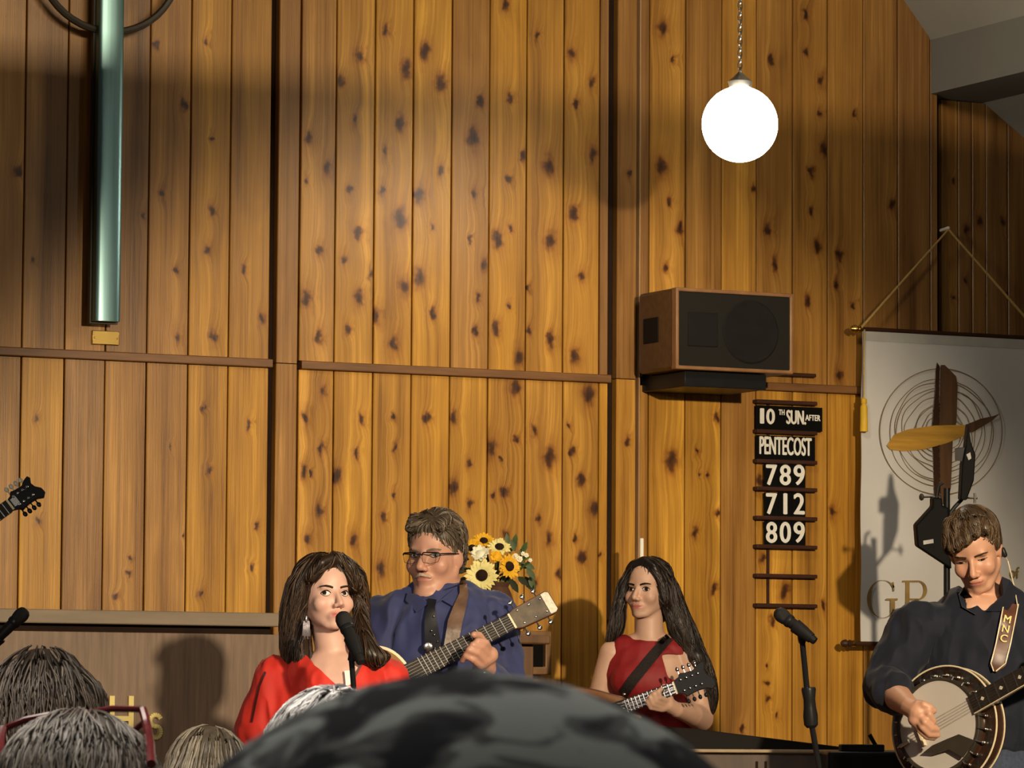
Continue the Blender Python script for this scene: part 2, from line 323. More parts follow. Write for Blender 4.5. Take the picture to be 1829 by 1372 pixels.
boards(col_, ZR + .004, ZT, [mixc(B_, T_, .4)], Y=-0.012, thick=0.034); boards(col_, 0.13, ZR + .001, [mixc(T_, Y_, .5)], Y=-0.012, thick=0.034)
boards([X(1135.5), X(1140)], 0.13, ZT, [mixc(T_, (0.6, 0.45, 0.3), .5)], Y=-0.02, thick=0.03)
sr = [X(a) for a in (1141, 1159, 1224, 1288.5, 1351, 1416, 1478, 1542, 1604, 1662, 1676)]
boards(sr, ZR + GR, ZT, [B_, mixc(T_, Y_, .2), mixc(B_, T_, .6), mixc(T_, Y_, .3), mixc(B_, T_, .8), T_, mixc(B_, T_, .8), mixc(B_, T_, .4), B_, B_])
boards(sr, 0.13, ZR - GR, [T_, mixc(T_, Y_, .9), mixc(T_, Y_, .95), mixc(B_, T_, .7), mixc(T_, Y_, .7), mixc(T_, Y_, .6), mixc(T_, Y_, .9), T_, T_, T_])
# horizontal rails and the narrow trim at the panel edges
MB().box(X(-320), X(484), -0.02, 0.02, ZR - 0.014, ZR + 0.014).build('trim_3', M_rail, kind='structure', label='dark horizontal rail across the left cedar panel', cat='trim', bevel=0.003)
MB().box(X(535), X(1088), -0.02, 0.02, ZR - 0.014, ZR + 0.014).build('trim_4', M_rail, kind='structure', label='dark horizontal rail across the middle cedar panel', cat='trim', bevel=0.003)
MB().box(X(1150), X(1545), -0.02, 0.02, ZR - 0.014, ZR + 0.014).build('trim_5', M_rail, kind='structure', label='dark horizontal rail under the loudspeaker', cat='trim', bevel=0.003)
# side aisle wall past the right end of the cedar wall
zA = W(1700, 180, 0.09).z
XA = lambda px: W(px, 400, 0.09).x
aisle = MB().box(X(1676), X(2300), 0.116, 0.2, 0.0, zA + 0.4).build('wall_right', M_gap, kind='structure', label='set-back cedar wall right of the banner top', cat='wall')
boards([XA(a) for a in (1681, 1711, 1736, 1761, 1800, 1845, 1890, 1935, 1980, 2030, 2080)], 0.13, zA, [mixc(B_, T_, .5), B_, mixc(B_, T_, .3), B_, B_, D_], parent=aisle, Y=0.09)
# ceiling: the steep nave roof, the header beam it lands on, and the lower aisle roof
M_ceil = mat('ceiling_paint', (0.36, 0.37, 0.34), 0.8, var=0.10, scale=3)
M_ceil2 = mat('beam_paint', (0.20, 0.21, 0.20), 0.8, var=0.08, scale=3)
a, b_ = W(1620, 0, -0.02), W(1668, 70, -0.02); dx, dz = b_.x - a.x, b_.z - a.z
top = Vector((b_.x - dx * 14, 0, b_.z - dz * 14))
def slab(p, q, y0, y1, t):
    n = Vector((-(q.z - p.z), 0, q.x - p.x)).normalized() * t
    vs = [(c.x + k.x, y, c.z + k.z) for y in (y0, y1) for c, k in ((p, Vector()), (q, Vector()), (q, n), (p, n))]
    return MB().add(vs, [(0, 1, 2, 3), (7, 6, 5, 4), (0, 4, 5, 1), (1, 5, 6, 2), (2, 6, 7, 3), (3, 7, 4, 0)])
slab(top, b_, -9.0, 0.3, 0.08).build('ceiling', M_ceil, smooth=False, kind='structure', label='pale steep ceiling at the upper right corner', cat='ceiling')
zB = zA
MB().box(b_.x, X(1690), -9.0, 0.3, zB + 0.004, b_.z + 0.03).build('trim_6', M_ceil2, smooth=False, kind='structure', label='grey header beam under the ceiling edge', cat='beam')
e1, e2 = W(1760, 188, 0.085), W(1829, 245, 0.085)
MB().box(X(1690), e1.x, -9.0, 0.3, zB + 0.004, zB + 0.1).build('trim_7', M_ceil2, smooth=False, kind='structure', label='flat soffit at the foot of the header beam', cat='beam')
slab(Vector((e1.x, 0, zB)), Vector((e1.x + (e2.x - e1.x) * 5, 0, zB + (e2.z - zB) * 5)), -9.0, 0.3, 0.08).build('ceiling', M_ceil, smooth=False, kind='structure', label='lower sloping ceiling of the side aisle', cat='ceiling')
ze = W(400, 125).z; zs = 4.33 - (4.33 - ze) * 1.0 / 5.5
MB().box(-5.0, 5.0, -5.75, -4.5, zs - 0.06, zs).build('shade_shelf', M_ceil2, smooth=False, kind='structure', label='added unseen shelf above the frame that shades the wall below it', cat='beam')  # unseen blocker, added to cut the straight shadow edge across the upper wall
# ------------------------------------------------------------------ low wooden screen at the left
M_grey = mat('grey_stained_wood', (0.205, 0.135, 0.088), 0.5, var=0.25, scale=9, stretch=(9, 9, 0.6), bump=0.1)
M_greyc = mat('grey_cap_wood', (0.24, 0.185, 0.125), 0.55, var=0.15, scale=6, stretch=(1, 1, 6))
SY = -0.42
xs0, xs1 = W(-420, 1100, SY).x, W(503, 1105, SY).x
zc1, zc0, zp = W(250, 1091, SY).z, W(250, 1116, SY).z, W(250, 1130, SY).z
scr = thing('wooden_screen', ((xs0 + xs1) / 2, SY + 0.1, STZ), 'grey-brown wooden screen with a thick cap rail, lower left', 'screen')
MB().box(xs0, xs1, SY, SY + 0.22, zc0, zc1).build('cap_rail', M_greyc, scr, bevel=0.004)
MB().box(xs0, xs1 - 0.02, SY + 0.045, SY + 0.2, STZ, zc0).build('core', M_gap, scr)
MB().box(xs0, xs1 - 0.004, SY + 0.008, SY + 0.05, STZ, zp).build('front_panel', M_grey, scr, bevel=0.002)
M_gold = mat('gilt_letter', (0.80, 0.66, 0.26), 0.35, 0.3, var=0.08)
fr = (W(198, 1243, SY + 0.008), (1, 0, 0), (0, 0, 1), (0, -1, 0))
g = MB(*fr); k = 1 / 548.0 * 1.1
g.box(-4 * k, 4.5 * k, -70 * k, 0, 0, .012); g.box(28.5 * k, 37 * k, -70 * k, -0, 0, .012); g.box(4.5 * k, 28.5 * k, -40 * k, -32 * k, 0, .012)
g.build('letter', M_gold, scr, smooth=False)
g = MB(*fr)
def arc(cx, cy, r, a0, a1, n=14): return [(cx + r * math.cos(math.radians(a0 + (a1 - a0) * i / (n - 1))), cy + r * math.sin(math.radians(a0 + (a1 - a0) * i / (n - 1)))) for i in range(n)]
sp = arc(75, -39, 9, 20, 270) + arc(75, -57, 9, 90, -160)
w2 = 3.6
for i in range(len(sp) - 1):
    (x1, y1), (x2, y2) = sp[i], sp[i + 1]; dl = math.hypot(x2 - x1, y2 - y1) or 1; nx, ny = -(y2 - y1) / dl * w2, (x2 - x1) / dl * w2
    g.prism([((x1 - nx) * k, (y1 - ny) * k), ((x2 - nx) * k, (y2 - ny) * k), ((x2 + nx) * k, (y2 + ny) * k), ((x1 + nx) * k, (y1 + ny) * k)], 0, .012)
g.build('letter', M_gold, scr, smooth=False)
# ------------------------------------------------------------------ wall loudspeaker on its bracket
M_spk = mat('speaker_wood', (0.085, 0.040, 0.016), 0.4, var=0.3, scale=7, stretch=(1, 6, 6))
M_spk2 = mat('speaker_edge', (0.26, 0.13, 0.055), 0.4, var=0.2)
M_grille = mat('speaker_cloth', (0.016, 0.0145, 0.012), 0.9, var=0.3, scale=500)
M_cone = mat('speaker_cone', (0.011, 0.010, 0.009), 0.85)
YF, YB = -0.34, -0.07
x0, x1 = W(1206, 590, YF).x, W(1416, 590, YF).x
z1, z0 = W(1310, 519, YF).z, W(1310, 664, YF).z
spk = thing('loudspeaker', ((x0 + x1) / 2, -0.2, z0), 'wood-cased loudspeaker with dark cloth front mounted under the lamp', 'loudspeaker')
xi0, xi1 = x0 + 0.016, x1 - 0.016
MB().box(x0, x1, YF + 0.012, YB, z0, z1).build('cabinet', M_spk, spk, bevel=0.012)
fr_o = [(x0, z0), (x1, z0), (x1, z1), (x0, z1)]; fr_i = [(x0 + .013, z0 + .013), (x1 - .013, z0 + .013), (x1 - .013, z1 - .013), (x0 + .013, z1 - .013)]
MB((0, YF, 0), (1, 0, 0), (0, 0, 1), (0, 1, 0)).ring(fr_o, fr_i, -0.006, 0.03).build('front_frame', M_spk2, spk, bevel=0.004)
MB().box(x0 + .012, x1 - .012, YF + 0.002, YF + 0.02, z0 + .012, z1 - .012).build('grille', M_grille, spk)
cxs = x0 + (x1 - x0) * 0.64; czs = (z0 + z1) / 2
MB().lathe([(0.098, 0.002), (0.106, 0.0035), (0.112, 0.0)], (cxs, YF + 0.0005, czs), (0, -1, 0), 40).build('woofer', M_cone, spk)
MB().box(x0 + 0.05, x0 + 0.17, YF - 0.0015, YF + 0.006, czs - 0.06, czs + 0.06).build('horn', M_cone, spk, bevel=0.004)
MB().box(x0 - 0.003, x0 + 0.02, -0.22, -0.11, czs - 0.04, czs + 0.05).build('handle_recess', M_cone, spk, bevel=0.004)
MB().box(x0 + 0.06, x1 - 0.12, YB - 0.002, 0.0, czs - 0.05, czs + 0.05).build('wall_mount', M_black, spk)
b0, b1 = W(1147, 672, 0.0).x, W(1366, 680, -0.30).x
zb1, zb0 = z0 - 0.002, W(1300, 694, -0.3).z
brk = MB((0, 0, 0), (0, 1, 0), (0, 0, 1), (1, 0, 0)).prism([(-0.31, zb0), (0.0, zb0), (0.0, zb1 + .03), (-0.068, zb1 + .03), (-0.068, zb1), (-0.31, zb1)], b0, b1)
brk.build('speaker_bracket', M_black, label='black wedge bracket carrying the loudspeaker', cat='bracket', bevel=0.003)
# ------------------------------------------------------------------ hymn board
M_dkw = mat('board_rail_wood', (0.055, 0.022, 0.014), 0.5, var=0.25, scale=10, stretch=(1, 5, 12))
M_card = mat('black_card', (0.004, 0.004, 0.004), 0.7, var=0.1, spec=0.08)
YR = -0.02
hz = lambda px, py: W(px, py, YR)
hb = thing('hymn_board', hz(1403, 1084), 'dark hymn board rails on the wall beside the banner', 'hymn board')
for yl in (718, 771, 824, 873, 925, 976, 1028, 1081):
    a = hz(1349, yl); b = hz(1457, yl + 2); zc = (a.z + b.z) / 2
    MB().box(a.x, b.x, -0.034, 0.0, zc - 0.0075, zc + 0.0065).build('rail', M_dkw, hb, bevel=0.003)
a, b = hz(1374, 720), hz(1377, 1081)
MB().box(a.x, b.x + .001, -0.008, 0.0, b.z, a.z).build('upright', M_dkw, hb)
a, b = hz(1366, 668), hz(1456, 671)
MB().box(a.x, b.x, -0.03, 0.0, b.z - .007, b.z + .006).build('rail', M_dkw, hb, bevel=0.003)
def card(px0, px1, py0, py1, texts, label, cat='card', group=None, YC=-0.021):
    a, b = W(px0, py0, YC), W(px1, py1, YC)
    zt, zb = W((px0 + px1) / 2, py0, YC).z, W((px0 + px1) / 2, py1, YC).z
    t = thing('number_card' if group else 'word_card', ((a.x + b.x) / 2, YC, zb), label, cat, group)
    MB().box(a.x + .0005, b.x - .0005, YC, YC + 0.004, zb, zt).build('panel', M_card, t)
    for (tx, qx0, qx1, qy0, qy1, bd) in texts:
        p, q = W(qx0, qy1, YC), W(qx1, qy0, YC)
        mb = MB((0, YC - 0.0006, 0), (1, 0, 0), (0, 0, 1), (0, -1, 0)); put_text(mb, tx, p.x, p.z, q.x - p.x, q.z - p.z, 0, bd)
        mb.build('lettering', M_white, t, smooth=False)
card(1350, 1469, 726, 769, [('1', 1358, 1364, 730, 756, .0022), ('0', 1369.5, 1383, 731, 757, .0025), ('TH', 1391, 1401, 732, 741, .001), ('SUN.', 1405, 1439, 734, 757, .0022), ('AFTER', 1438.5, 1465, 742, 751, .001)], 'black card reading 10th Sun. after, top of the hymn board')
card(1351, 1456, 779, 822, [('PENTECOST', 1357, 1449, 783, 811, .0020)], 'black card reading Pentecost on the hymn board')
WD = dict(zip('0123456789', 'zero one two three four five six seven eight nine'.split()))
for rw, (num, ya, yb, where) in enumerate((('789', 830, 871, 'first'), ('712', 881, 923, 'middle'), ('809', 932, 974, 'last'))):
    for i, d in enumerate(num):
        xa = 1365 + i * 24.6; nar = 6.5 if d == '1' else 0
        card(xa, xa + 24.6, ya - 1, yb + 1, [(d, xa + 4 + nar, xa + 22 - nar, ya + 1, yb - 5, .0028)], 'black card with white %s, %s digit of the %s number row' % (WD[d], ('left', 'centre', 'right')[i], where), 'card', 'hymn number cards')
# ------------------------------------------------------------------ globe pendant lamps
M_globe = mat('lit_opal_glass', (1.0, 0.93, 0.80), 0.3, var=0.0, emit=36, ecol=(1.0, 0.90, 0.72))
M_chain = mat('chain_metal', (0.62, 0.60, 0.55), 0.3, 1.0)
def pendant(c, R, label):
    t = thing('globe_pendant', c, label, 'pendant lamp', 'globe pendant lamps')
    MB().ell(c, (R, R, R), n=40, m=24).build('globe', M_globe, t)
    MB().lathe([(0.035, 0), (0.04, 0.02), (0.022, 0.035), (0.008, 0.05)], c + Z3 * (R - 0.004), Z3, 20).build('gallery_cap', M_chain, t)
    z = R + 0.05; k = 0
    while c.z + z < 4.6:
        ln = []
        for j in range(12):
            q = 2 * math.pi * j / 12; u, v = 0.0075 * math.cos(q), 0.013 * math.sin(q)
            ln.append(c + Vector((u, 0, z + v)) if k % 2 else c + Vector((0, u, z + v)))
        MB().tube(ln, 0.0022, 6, closed=True).build('chain_link', M_chain, t); z += 0.0195; k += 1
pendant(P(1321.5, 222, 13.6), 68 * 13.6 / F, 'lit white globe pendant hanging on a chain above the loudspeaker')
pendant(P(1985, -95, 10.6), 68 * 12.4 / F, 'lit white globe pendant outside the top right corner')
# ------------------------------------------------------------------ ringed metal cross and its plaque
M_steel = mat('brushed_steel', (0.17, 0.29, 0.30), 0.34, 1.0, var=0.12, scale=3, stretch=(30, 30, 0.6))
M_iron = mat('dark_iron', (0.05, 0.042, 0.03), 0.5, 0.3)
YC = -0.10
cb, ctp = W(193, 574, YC), W(199, 0, YC)
zc = W(199, -72, YC).z; xc = ctp.x
crs = thing('wall_cross', (xc, YC, cb.z), 'tall silver metal cross with dark ring at the upper left', 'cross')
hw = 21.5 / 545 / .894
def curved_bar(p, q, w, ax):
    mb = MB(); prof = [(-w, 0.035), (-w, 0.0)] + [(w * math.sin(t), -0.012 * math.cos(t) ** 0.5 if abs(t) < 1.55 else 0) for t in np.linspace(-1.4, 1.4, 9)] + [(w, 0.0), (w, 0.035)]
    n = len(prof); vs = []
    for e in (p, q):
        for (u, v) in prof: vs.append(e + Vector(ax) * u + Vector((0, v, 0)))
    return mb.add(vs, [(i, i + 1, n + i + 1, n + i) for i in range(n - 1)] + [tuple(range(n - 1, -1, -1)), tuple(range(n, 2 * n)), (n - 1, 0, n, 2 * n - 1)])
curved_bar(Vector((xc, YC, cb.z)), Vector((xc, YC, zc + 0.62)), hw, (1, 0, 0)).build('upright', M_steel, crs)
curved_bar(Vector((xc - 0.46, YC + 0.002, zc)), Vector((xc + 0.46, YC + 0.002, zc)), hw, (0, 0, 1)).build('arm', M_steel, crs)
MB().box(xc - hw - 0.006, xc + hw + 0.006, YC + 0.03, YC + 0.05, cb.z - 0.006, zc + 0.62).build('backing_bar', M_iron, crs)
R = 129 / 545
MB().tube([(xc + R / .894 * .94 * math.cos(q), YC + 0.03, zc + R * math.sin(q)) for q in np.linspace(0, 2 * math.pi, 48, endpoint=False)], 0.0125, 8, closed=True).build('ring', M_iron, crs)
for zz in (cb.z + 0.1, zc + 0.4): MB().cap((xc, YC + 0.04, zz), (xc, 0.004, zz), 0.012).build('standoff', M_iron, crs)
a, b = W(165, 591, -0.012), W(213, 617, -0.012)
pl = thing('plaque', ((a.x + b.x) / 2, -0.01, b.z), 'small brass plaque under the foot of the cross', 'plaque')
MB().box(a.x, b.x, -0.012, 0.0, b.z, W(189, 591, -.012).z).build('plate', M_brass, pl, bevel=0.002)
for sx in (a.x + .008, b.x - .008): MB().ell((sx, -0.0125, (a.z + b.z) / 2), (.003, .0015, .003)).build('screw', M_brass, pl)
# ------------------------------------------------------------------ church banner
M_ban = mat('banner_cloth', (0.64, 0.63, 0.62), 0.85, var=0.06, scale=4, bump=0.15, bscale=9)
M_hem = mat('banner_hem', (0.50, 0.49, 0.45), 0.8, var=0.08)
M_pole = mat('banner_rod', (0.05, 0.022, 0.012), 0.4)
M_cord = mat('gold_cord', (0.52, 0.34, 0.11), 0.6, var=0.25, scale=200)
M_tas = mat('yellow_tassel', (0.75, 0.46, 0.03), 0.6, var=0.2, scale=150, stretch=(1, 1, 0.1))
YN = -0.09
bt, bb = W(1550, 594, YN), W(1531, 1146, YN)
hk = W(1694, 410, YN + 0.03)
bx0, bx1 = W(1541, 800, YN).x, 2 * hk.x - W(1541, 800, YN).x
zt_, zb_ = W(1690, 597, YN).z, W(1690, 1150, YN).z
ban = thing('banner', ((bx0 + bx1) / 2, YN, zb_), 'off-white church banner hanging behind the banjo player', 'banner')
def bw(u, v): return Vector((bx0 + (bx1 - bx0) * u - (0.008 if u < .5 else -.008) * (1 - v) * abs(2 * u - 1), YN + 0.006 * math.sin(u * 15 + v * 2) * (1 - abs(2 * v - 1) ** 3) + 0.003 * math.sin(v * 19), zb_ + (zt_ - zb_) * v))
nu, nv = 36, 44; vs = [bw(i / nu, j / nv) for j in range(nv + 1) for i in range(nu + 1)]
fs = [(j * (nu + 1) + i, j * (nu + 1) + i + 1, (j + 1) * (nu + 1) + i + 1, (j + 1) * (nu + 1) + i) for j in range(nv) for i in range(nu)]
vs2 = [v + Vector((0, 0.002, 0)) for v in vs]; nn = len(vs)
MB().add(vs + vs2, fs + [tuple(n_ + nn for n_ in reversed(f)) for f in fs]).build('cloth', M_ban, ban)
hemv = [bw(i / nu, v) + Vector((0, -0.0016, 0)) for v in (0.965, 1.0) for i in range(nu + 1)]
MB().add(hemv, [(i, i + 1, nu + 2 + i, nu + 1 + i) for i in range(nu)]).build('hem', M_hem, ban)
for zz, nm, pxl in ((zt_ + 0.002, 'top_rod', 1530), (zb_ - 0.004, 'bottom_rod', 1513)):
    xe = W(pxl, 600 if nm == 'top_rod' else 1144, YN).x; xr = 2 * hk.x - xe
    rod = MB().tube([(xe, YN + .004, zz), (xr, YN + .004, zz)], 0.009, 10).build(nm, M_pole, ban)
    for xx, s in ((xe, -1), (xr, 1)):
        MB().lathe([(.006, 0), (.013, .004), (.013, .010), (.007, .014), (.015, .024), (.012, .036), (.004, .044)], (xx - s * 0.02, YN + .004, zz), (s, 0, 0), 14).build('finial', M_brass if nm == 'top_rod' else M_pole, rod)
        if nm == 'bottom_rod': MB().lathe([(.011, 0), (.012, .006), (.011, .012)], (xx - s * 0.034, YN + .004, zz), (s, 0, 0), 14).build('ferrule', M_brass, rod)
xe = W(1537, 600, YN).x
MB().tube([(xe, YN, zt_ + .004), tuple(hk), (2 * hk.x - xe, YN, zt_ + .004)], 0.0052, 8).build('hanging_cord', M_cord, ban)
MB().cap(hk + Vector((0, .05, 0.002)), hk + Vector((0, 0.0, 0.006)), 0.006).build('hook', M_white, ban)
for s in (0, 1):
    xt = W(1543, 640, YN - .014).x; xt = xt if not s else 2 * hk.x - xt
    za, zm, ze = zt_, W(1542, 711, YN).z, W(1542, 772, YN).z
    MB().tube([(xt + .004, YN - .012, za), (xt, YN - .014, (za + zm) / 2), (xt, YN - .014, zm)], 0.0028, 6).build('tassel_cord', M_cord, ban)
    MB().lathe([(.004, zm - ze), (.011, zm - ze - .006), (.011, zm - ze - .02), (.008, zm - ze - .024), (.013, zm - ze - .032), (.0145, .002), (.012, 0)], (xt, YN - .014, ze), Z3, 16).build('tassel', M_tas, ban)
# printed rings, crossed boards and lettering of the banner
M_ringp = mat('print_brown_line', (0.22, 0.15, 0.07), 0.8)
M_vb = mat('print_brown_board', (0.10, 0.047, 0.018), 0.8, var=0.4, scale=8, stretch=(6, 6, 0.6))
M_hb = mat('print_gold_board', (0.50, 0.27, 0.035), 0.8, var=0.35, scale=8, stretch=(0.6, 6, 6))
M_gl = mat('print_gold_letter', (0.26, 0.17, 0.05), 0.8, var=0.35, scale=15)
def BZ(px, py, lift=0.0): p = W(px, py, YN - .012); return (p.x, p.z)
OFF = (0, YN - 0.0095, 0), (1, 0, 0), (0, 0, 1), (0, -1, 0)
for k, (r, dx_, dy_, wob_) in enumerate(((110, 0, 0, 0), (93, 0, 2, 1), (87, 3, 0, 2), (80, -1, 3, 1), (72, 2, -2, 2), (64, 0, 1, 2), (53, 3, 3, 2), (44, -3, 0, 1), (36, 1, 2, 2), (28, 0, 0, 1))):
    pts = []
    for q in np.linspace(0, 2 * math.pi, 72, endpoint=False):
        rr = r + wob_ * math.sin(3 * q + k) + wob_ * .6 * math.sin(7 * q + 2 * k); pts.append(BZ(1681.5 + dx_ + rr * math.cos(q), 771 + dy_ + rr * 1.03 * math.sin(q)))
    n_ = len(pts); c_ = (sum(p[0] for p in pts) / n_, sum(p[1] for p in pts) / n_); w_ = (0.0026 if k else 0.0032)
    inn = [(c_[0] + (p[0] - c_[0]) * (1 - w_ / math.hypot(p[0] - c_[0], p[1] - c_[1])), c_[1] + (p[1] - c_[1]) * (1 - w_ / math.hypot(p[0] - c_[0], p[1] - c_[1]))) for p in pts]
    MB(*OFF).ring(pts, inn, 0, .0006).build('printed_ring', M_ringp, ban, smooth=False)
def poly(name, pts, m, lift=0.0008): MB(*OFF).prism([BZ(*p) for p in pts], lift - .0004, lift).build(name, m, ban, smooth=False)
poly('printed_board', [(1672, 664), (1674, 647), (1679, 655), (1677, 760), (1679, 905), (1670, 900), (1666, 760), (1671, 700)], M_pole, .0012)
poly('printed_board', [(1681, 652), (1688, 652), (1708, 672), (1711, 690), (1709, 755), (1703, 770), (1699, 870), (1693, 900), (1683, 900), (1680, 870), (1678, 760), (1681, 700)], M_vb, .0010)
poly('printed_board', [(1584, 796), (1598, 776), (1622, 767), (1670, 760), (1724, 759), (1727, 775), (1718, 781), (1690, 792), (1650, 803), (1615, 806), (1590, 803)], M_hb, .0018)
poly('printed_board', [(1727, 758), (1752, 748), (1775, 743), (1786, 739), (1773, 751), (1760, 759), (1738, 772), (1728, 771)], M_vb, .0016)
def serif_G(cx, cy, rx, ry):
    mb = MB(*OFF); o, i_ = [], []
    for q in np.linspace(38, 325, 40):
        t = math.radians(q); th = 1.2 + 6.0 * abs(math.cos(t)) ** 1.6
        o.append((cx + rx * math.cos(t), cy - ry * math.sin(t))); i_.append((cx + (rx - th) * math.cos(t), cy - (ry - th * .45) * math.sin(t)))
    for k in range(len(o) - 1): mb.prism([BZ(*o[k]), BZ(*o[k + 1]), BZ(*i_[k + 1]), BZ(*i_[k])], 0.0004, .001)
    for q in ([(cx + 14, cy + 2), (cx + 22, cy + 2), (cx + 22, cy + 28), (cx + 14, cy + 31)], [(cx + 6, cy - 1), (cx + 27, cy - 1), (cx + 27, cy + 2), (cx + 6, cy + 2)], [(cx + 17, cy - 30), (cx + 20, cy - 30), (cx + 21, cy - 14), (cx + 18.5, cy - 14)]):
        mb.prism([BZ(*p) for p in q], 0.0004, .001)
    mb.build('printed_letter', M_gl, ban, smooth=False)
serif_G(1577, 1070, 28, 34)
mb = MB(*OFF)
for q in ([(1618, 1040), (1625, 1040), (1625, 1101), (1618, 1101)], [(1612, 1037), (1640, 1037), (1640, 1040), (1612, 1040)], [(1612, 1101), (1632, 1101), (1632, 1104), (1612, 1104)], [(1625, 1069), (1640, 1069), (1640, 1072), (1625, 1072)], [(1634, 1071), (1641, 1071), (1662, 1104), (1652, 1104)]): mb.prism([BZ(*p) for p in q], 0.0004, .001)
o_ = [(1640 + 16.5 * math.cos(t), 1054.5 - 17.5 * math.sin(t)) for t in np.linspace(-1.57, 1.57, 16)]; i_ = [(1640 + 10 * math.cos(t), 1054.5 - 15 * math.sin(t)) for t in np.linspace(-1.57, 1.57, 16)]
for k in range(15): mb.prism([BZ(*o_[k]), BZ(*o_[k + 1]), BZ(*i_[k + 1]), BZ(*i_[k])], 0.0004, .001)
mb.build('printed_letter', M_gl, ban, smooth=False)
mb = MB(*OFF); p, q = BZ(1804, 1033), BZ(1821, 1013); put_text(mb, 'of', p[0], p[1], q[0] - p[0], q[1] - p[1], .0006, .0012); mb.build('printed_letter', M_gl, ban, smooth=False)
# ------------------------------------------------------------------ stage lamp stand in front of the banner
DL = 14.15
def PX(px, py, d=DL): return P(px, py, d)
base = PX(1690, 1000); sl_ = thing('lamp_stand', (base.x, base.y, RSZ), 'black stand with two dark flat stage lamps before the banner', 'lamp stand')
def vprism(pts, d, dep): return MB(CAM, RT, UP, FW).prism([((x - 914.5) * d / F, (686 - y) * d / F) for x, y in pts], d - dep / 2, d + dep / 2)
M_lampb = mat('lamp_black', (0.006, 0.006, 0.006), 0.6, var=0.15, spec=0.1)
M_grlabel = mat('grey_label', (0.45, 0.45, 0.43), 0.6)
top_ = PX(1691, 872)
MB().tube([Vector((base.x, base.y, RSZ + .02)), Vector((top_.x, top_.y, top_.z))], 0.011, 10).build('pole', M_black, sl_)
for q in (0.4, 2.5, 4.6): MB().tube([Vector((base.x, base.y, RSZ + .25)), Vector((base.x + .3 * math.cos(q), base.y + .3 * math.sin(q) * .6, RSZ + .012))], 0.009, 8).build('leg', M_black, sl_)
lp = vprism([(1663, 889), (1680, 889), (1681, 903), (1692, 906), (1697, 1016), (1636, 976), (1633, 938), (1663, 905)], DL, 0.10).build('lamp', M_lampb, sl_, bevel=0.006)
vprism([(1649, 966), (1667, 963), (1667.5, 970), (1649.5, 973)], DL - .053, 0.003).build('label_plate', M_grlabel, lp)
lp = vprism([(1727, 757), (1732, 790), (1740, 812), (1737, 858), (1724, 893), (1713, 893), (1716, 832), (1722, 800)], DL - .02, 0.09).build('lamp', M_lampb, sl_, bevel=0.004)
vprism([(1707, 801), (1722, 799), (1722, 824), (1707, 823)], DL - .02, 0.06).build('mount_block', M_black, lp)
vprism([(1726, 812), (1733, 808), (1735, 819), (1730, 822)], DL - .067, 0.002).build('label_plate', M_grlabel, lp)
MB().tube([PX(1718, 892), PX(1706, 905), PX(1693, 922)], 0.007, 8).build('arm', M_black, sl_)
MB().tube([PX(1672, 890), PX(1676, 868), PX(1684, 862)], 0.006, 8).build('arm', M_black, sl_)
MB().tube([PX(1646, 888), PX(1676, 887)], 0.0035, 8).build('bolt', M_chrome, sl_); MB().ell(PX(1646, 888), (.007, .012, .012)).build('knob', M_iron, sl_)
MB().tube([PX(1716, 889), PX(1746, 890)], 0.0035, 8).build('bolt', M_chrome, sl_); MB().tube([PX(1741, 881), PX(1741, 899)], 0.0045, 8).build('knob', M_chrome, sl_)
# ------------------------------------------------------------------ flowers behind the guitarist
DFl = 13.2
def PF(px, py, d=DFl): return P(px, py, d)
M_pedw = mat('pedestal_wood', (0.14, 0.07, 0.03), 0.5, var=0.25, scale=6, stretch=(6, 6, .6))
M_vase = mat('brown_vase', (0.10, 0.05, 0.03), 0.3)
M_leaf = mat('leaf_green', (0.05, 0.085, 0.018), 0.55, var=0.4, scale=30)
M_leaf2 = mat('leaf_dark', (0.025, 0.032, 0.012), 0.6, var=0.3)
M_py, M_pc, M_pw = mat('petal_yellow', (0.83, 0.45, 0.012), 0.6, var=0.2, scale=60), mat('petal_cream', (0.85, 0.76, 0.30), 0.6, var=0.12, scale=60), mat('petal_white', (0.83, 0.80, 0.60), 0.6, var=0.08, scale=60)
M_disc = mat('flower_disc', (0.022, 0.010, 0.006), 0.8, var=0.3, scale=200, bump=0.6, bscale=300)
M_stem = mat('stem_green', (0.06, 0.09, 0.02), 0.6)
vb = PF(885, 1100)
def col_base(o, z0, z1, nm):
    t = thing('pedestal', (o.x, o.y, z0), nm, 'pedestal')
    MB().box(o.x - .13, o.x + .13, o.y - .13, o.y + .13, z0, z0 + .05).build('foot', M_pedw, t, bevel=.006)
    MB().box(o.x - .09, o.x + .09, o.y - .09, o.y + .09, z0 + .05, z1 - .03).build('shaft', M_pedw, t, bevel=.004)
    MB().box(o.x - .13, o.x + .13, o.y - .13, o.y + .13, z1 - .03, z1).build('top', M_pedw, t, bevel=.006)
zv = vb.z - .06
col_base(vb, STZ, zv, 'wooden pedestal hidden behind the guitarist under the flowers')
vas = MB().lathe([(.045, 0), (.06, .03), (.066, .08), (.05, .13), (.04, .15), (.046, .165), (.04, .163), (.034, .15)], (vb.x, vb.y, zv), Z3, 24).build('vase', M_vase, label='brown vase holding the sunflowers behind the guitarist', cat='vase')
mouth = Vector((vb.x, vb.y, zv + .14))
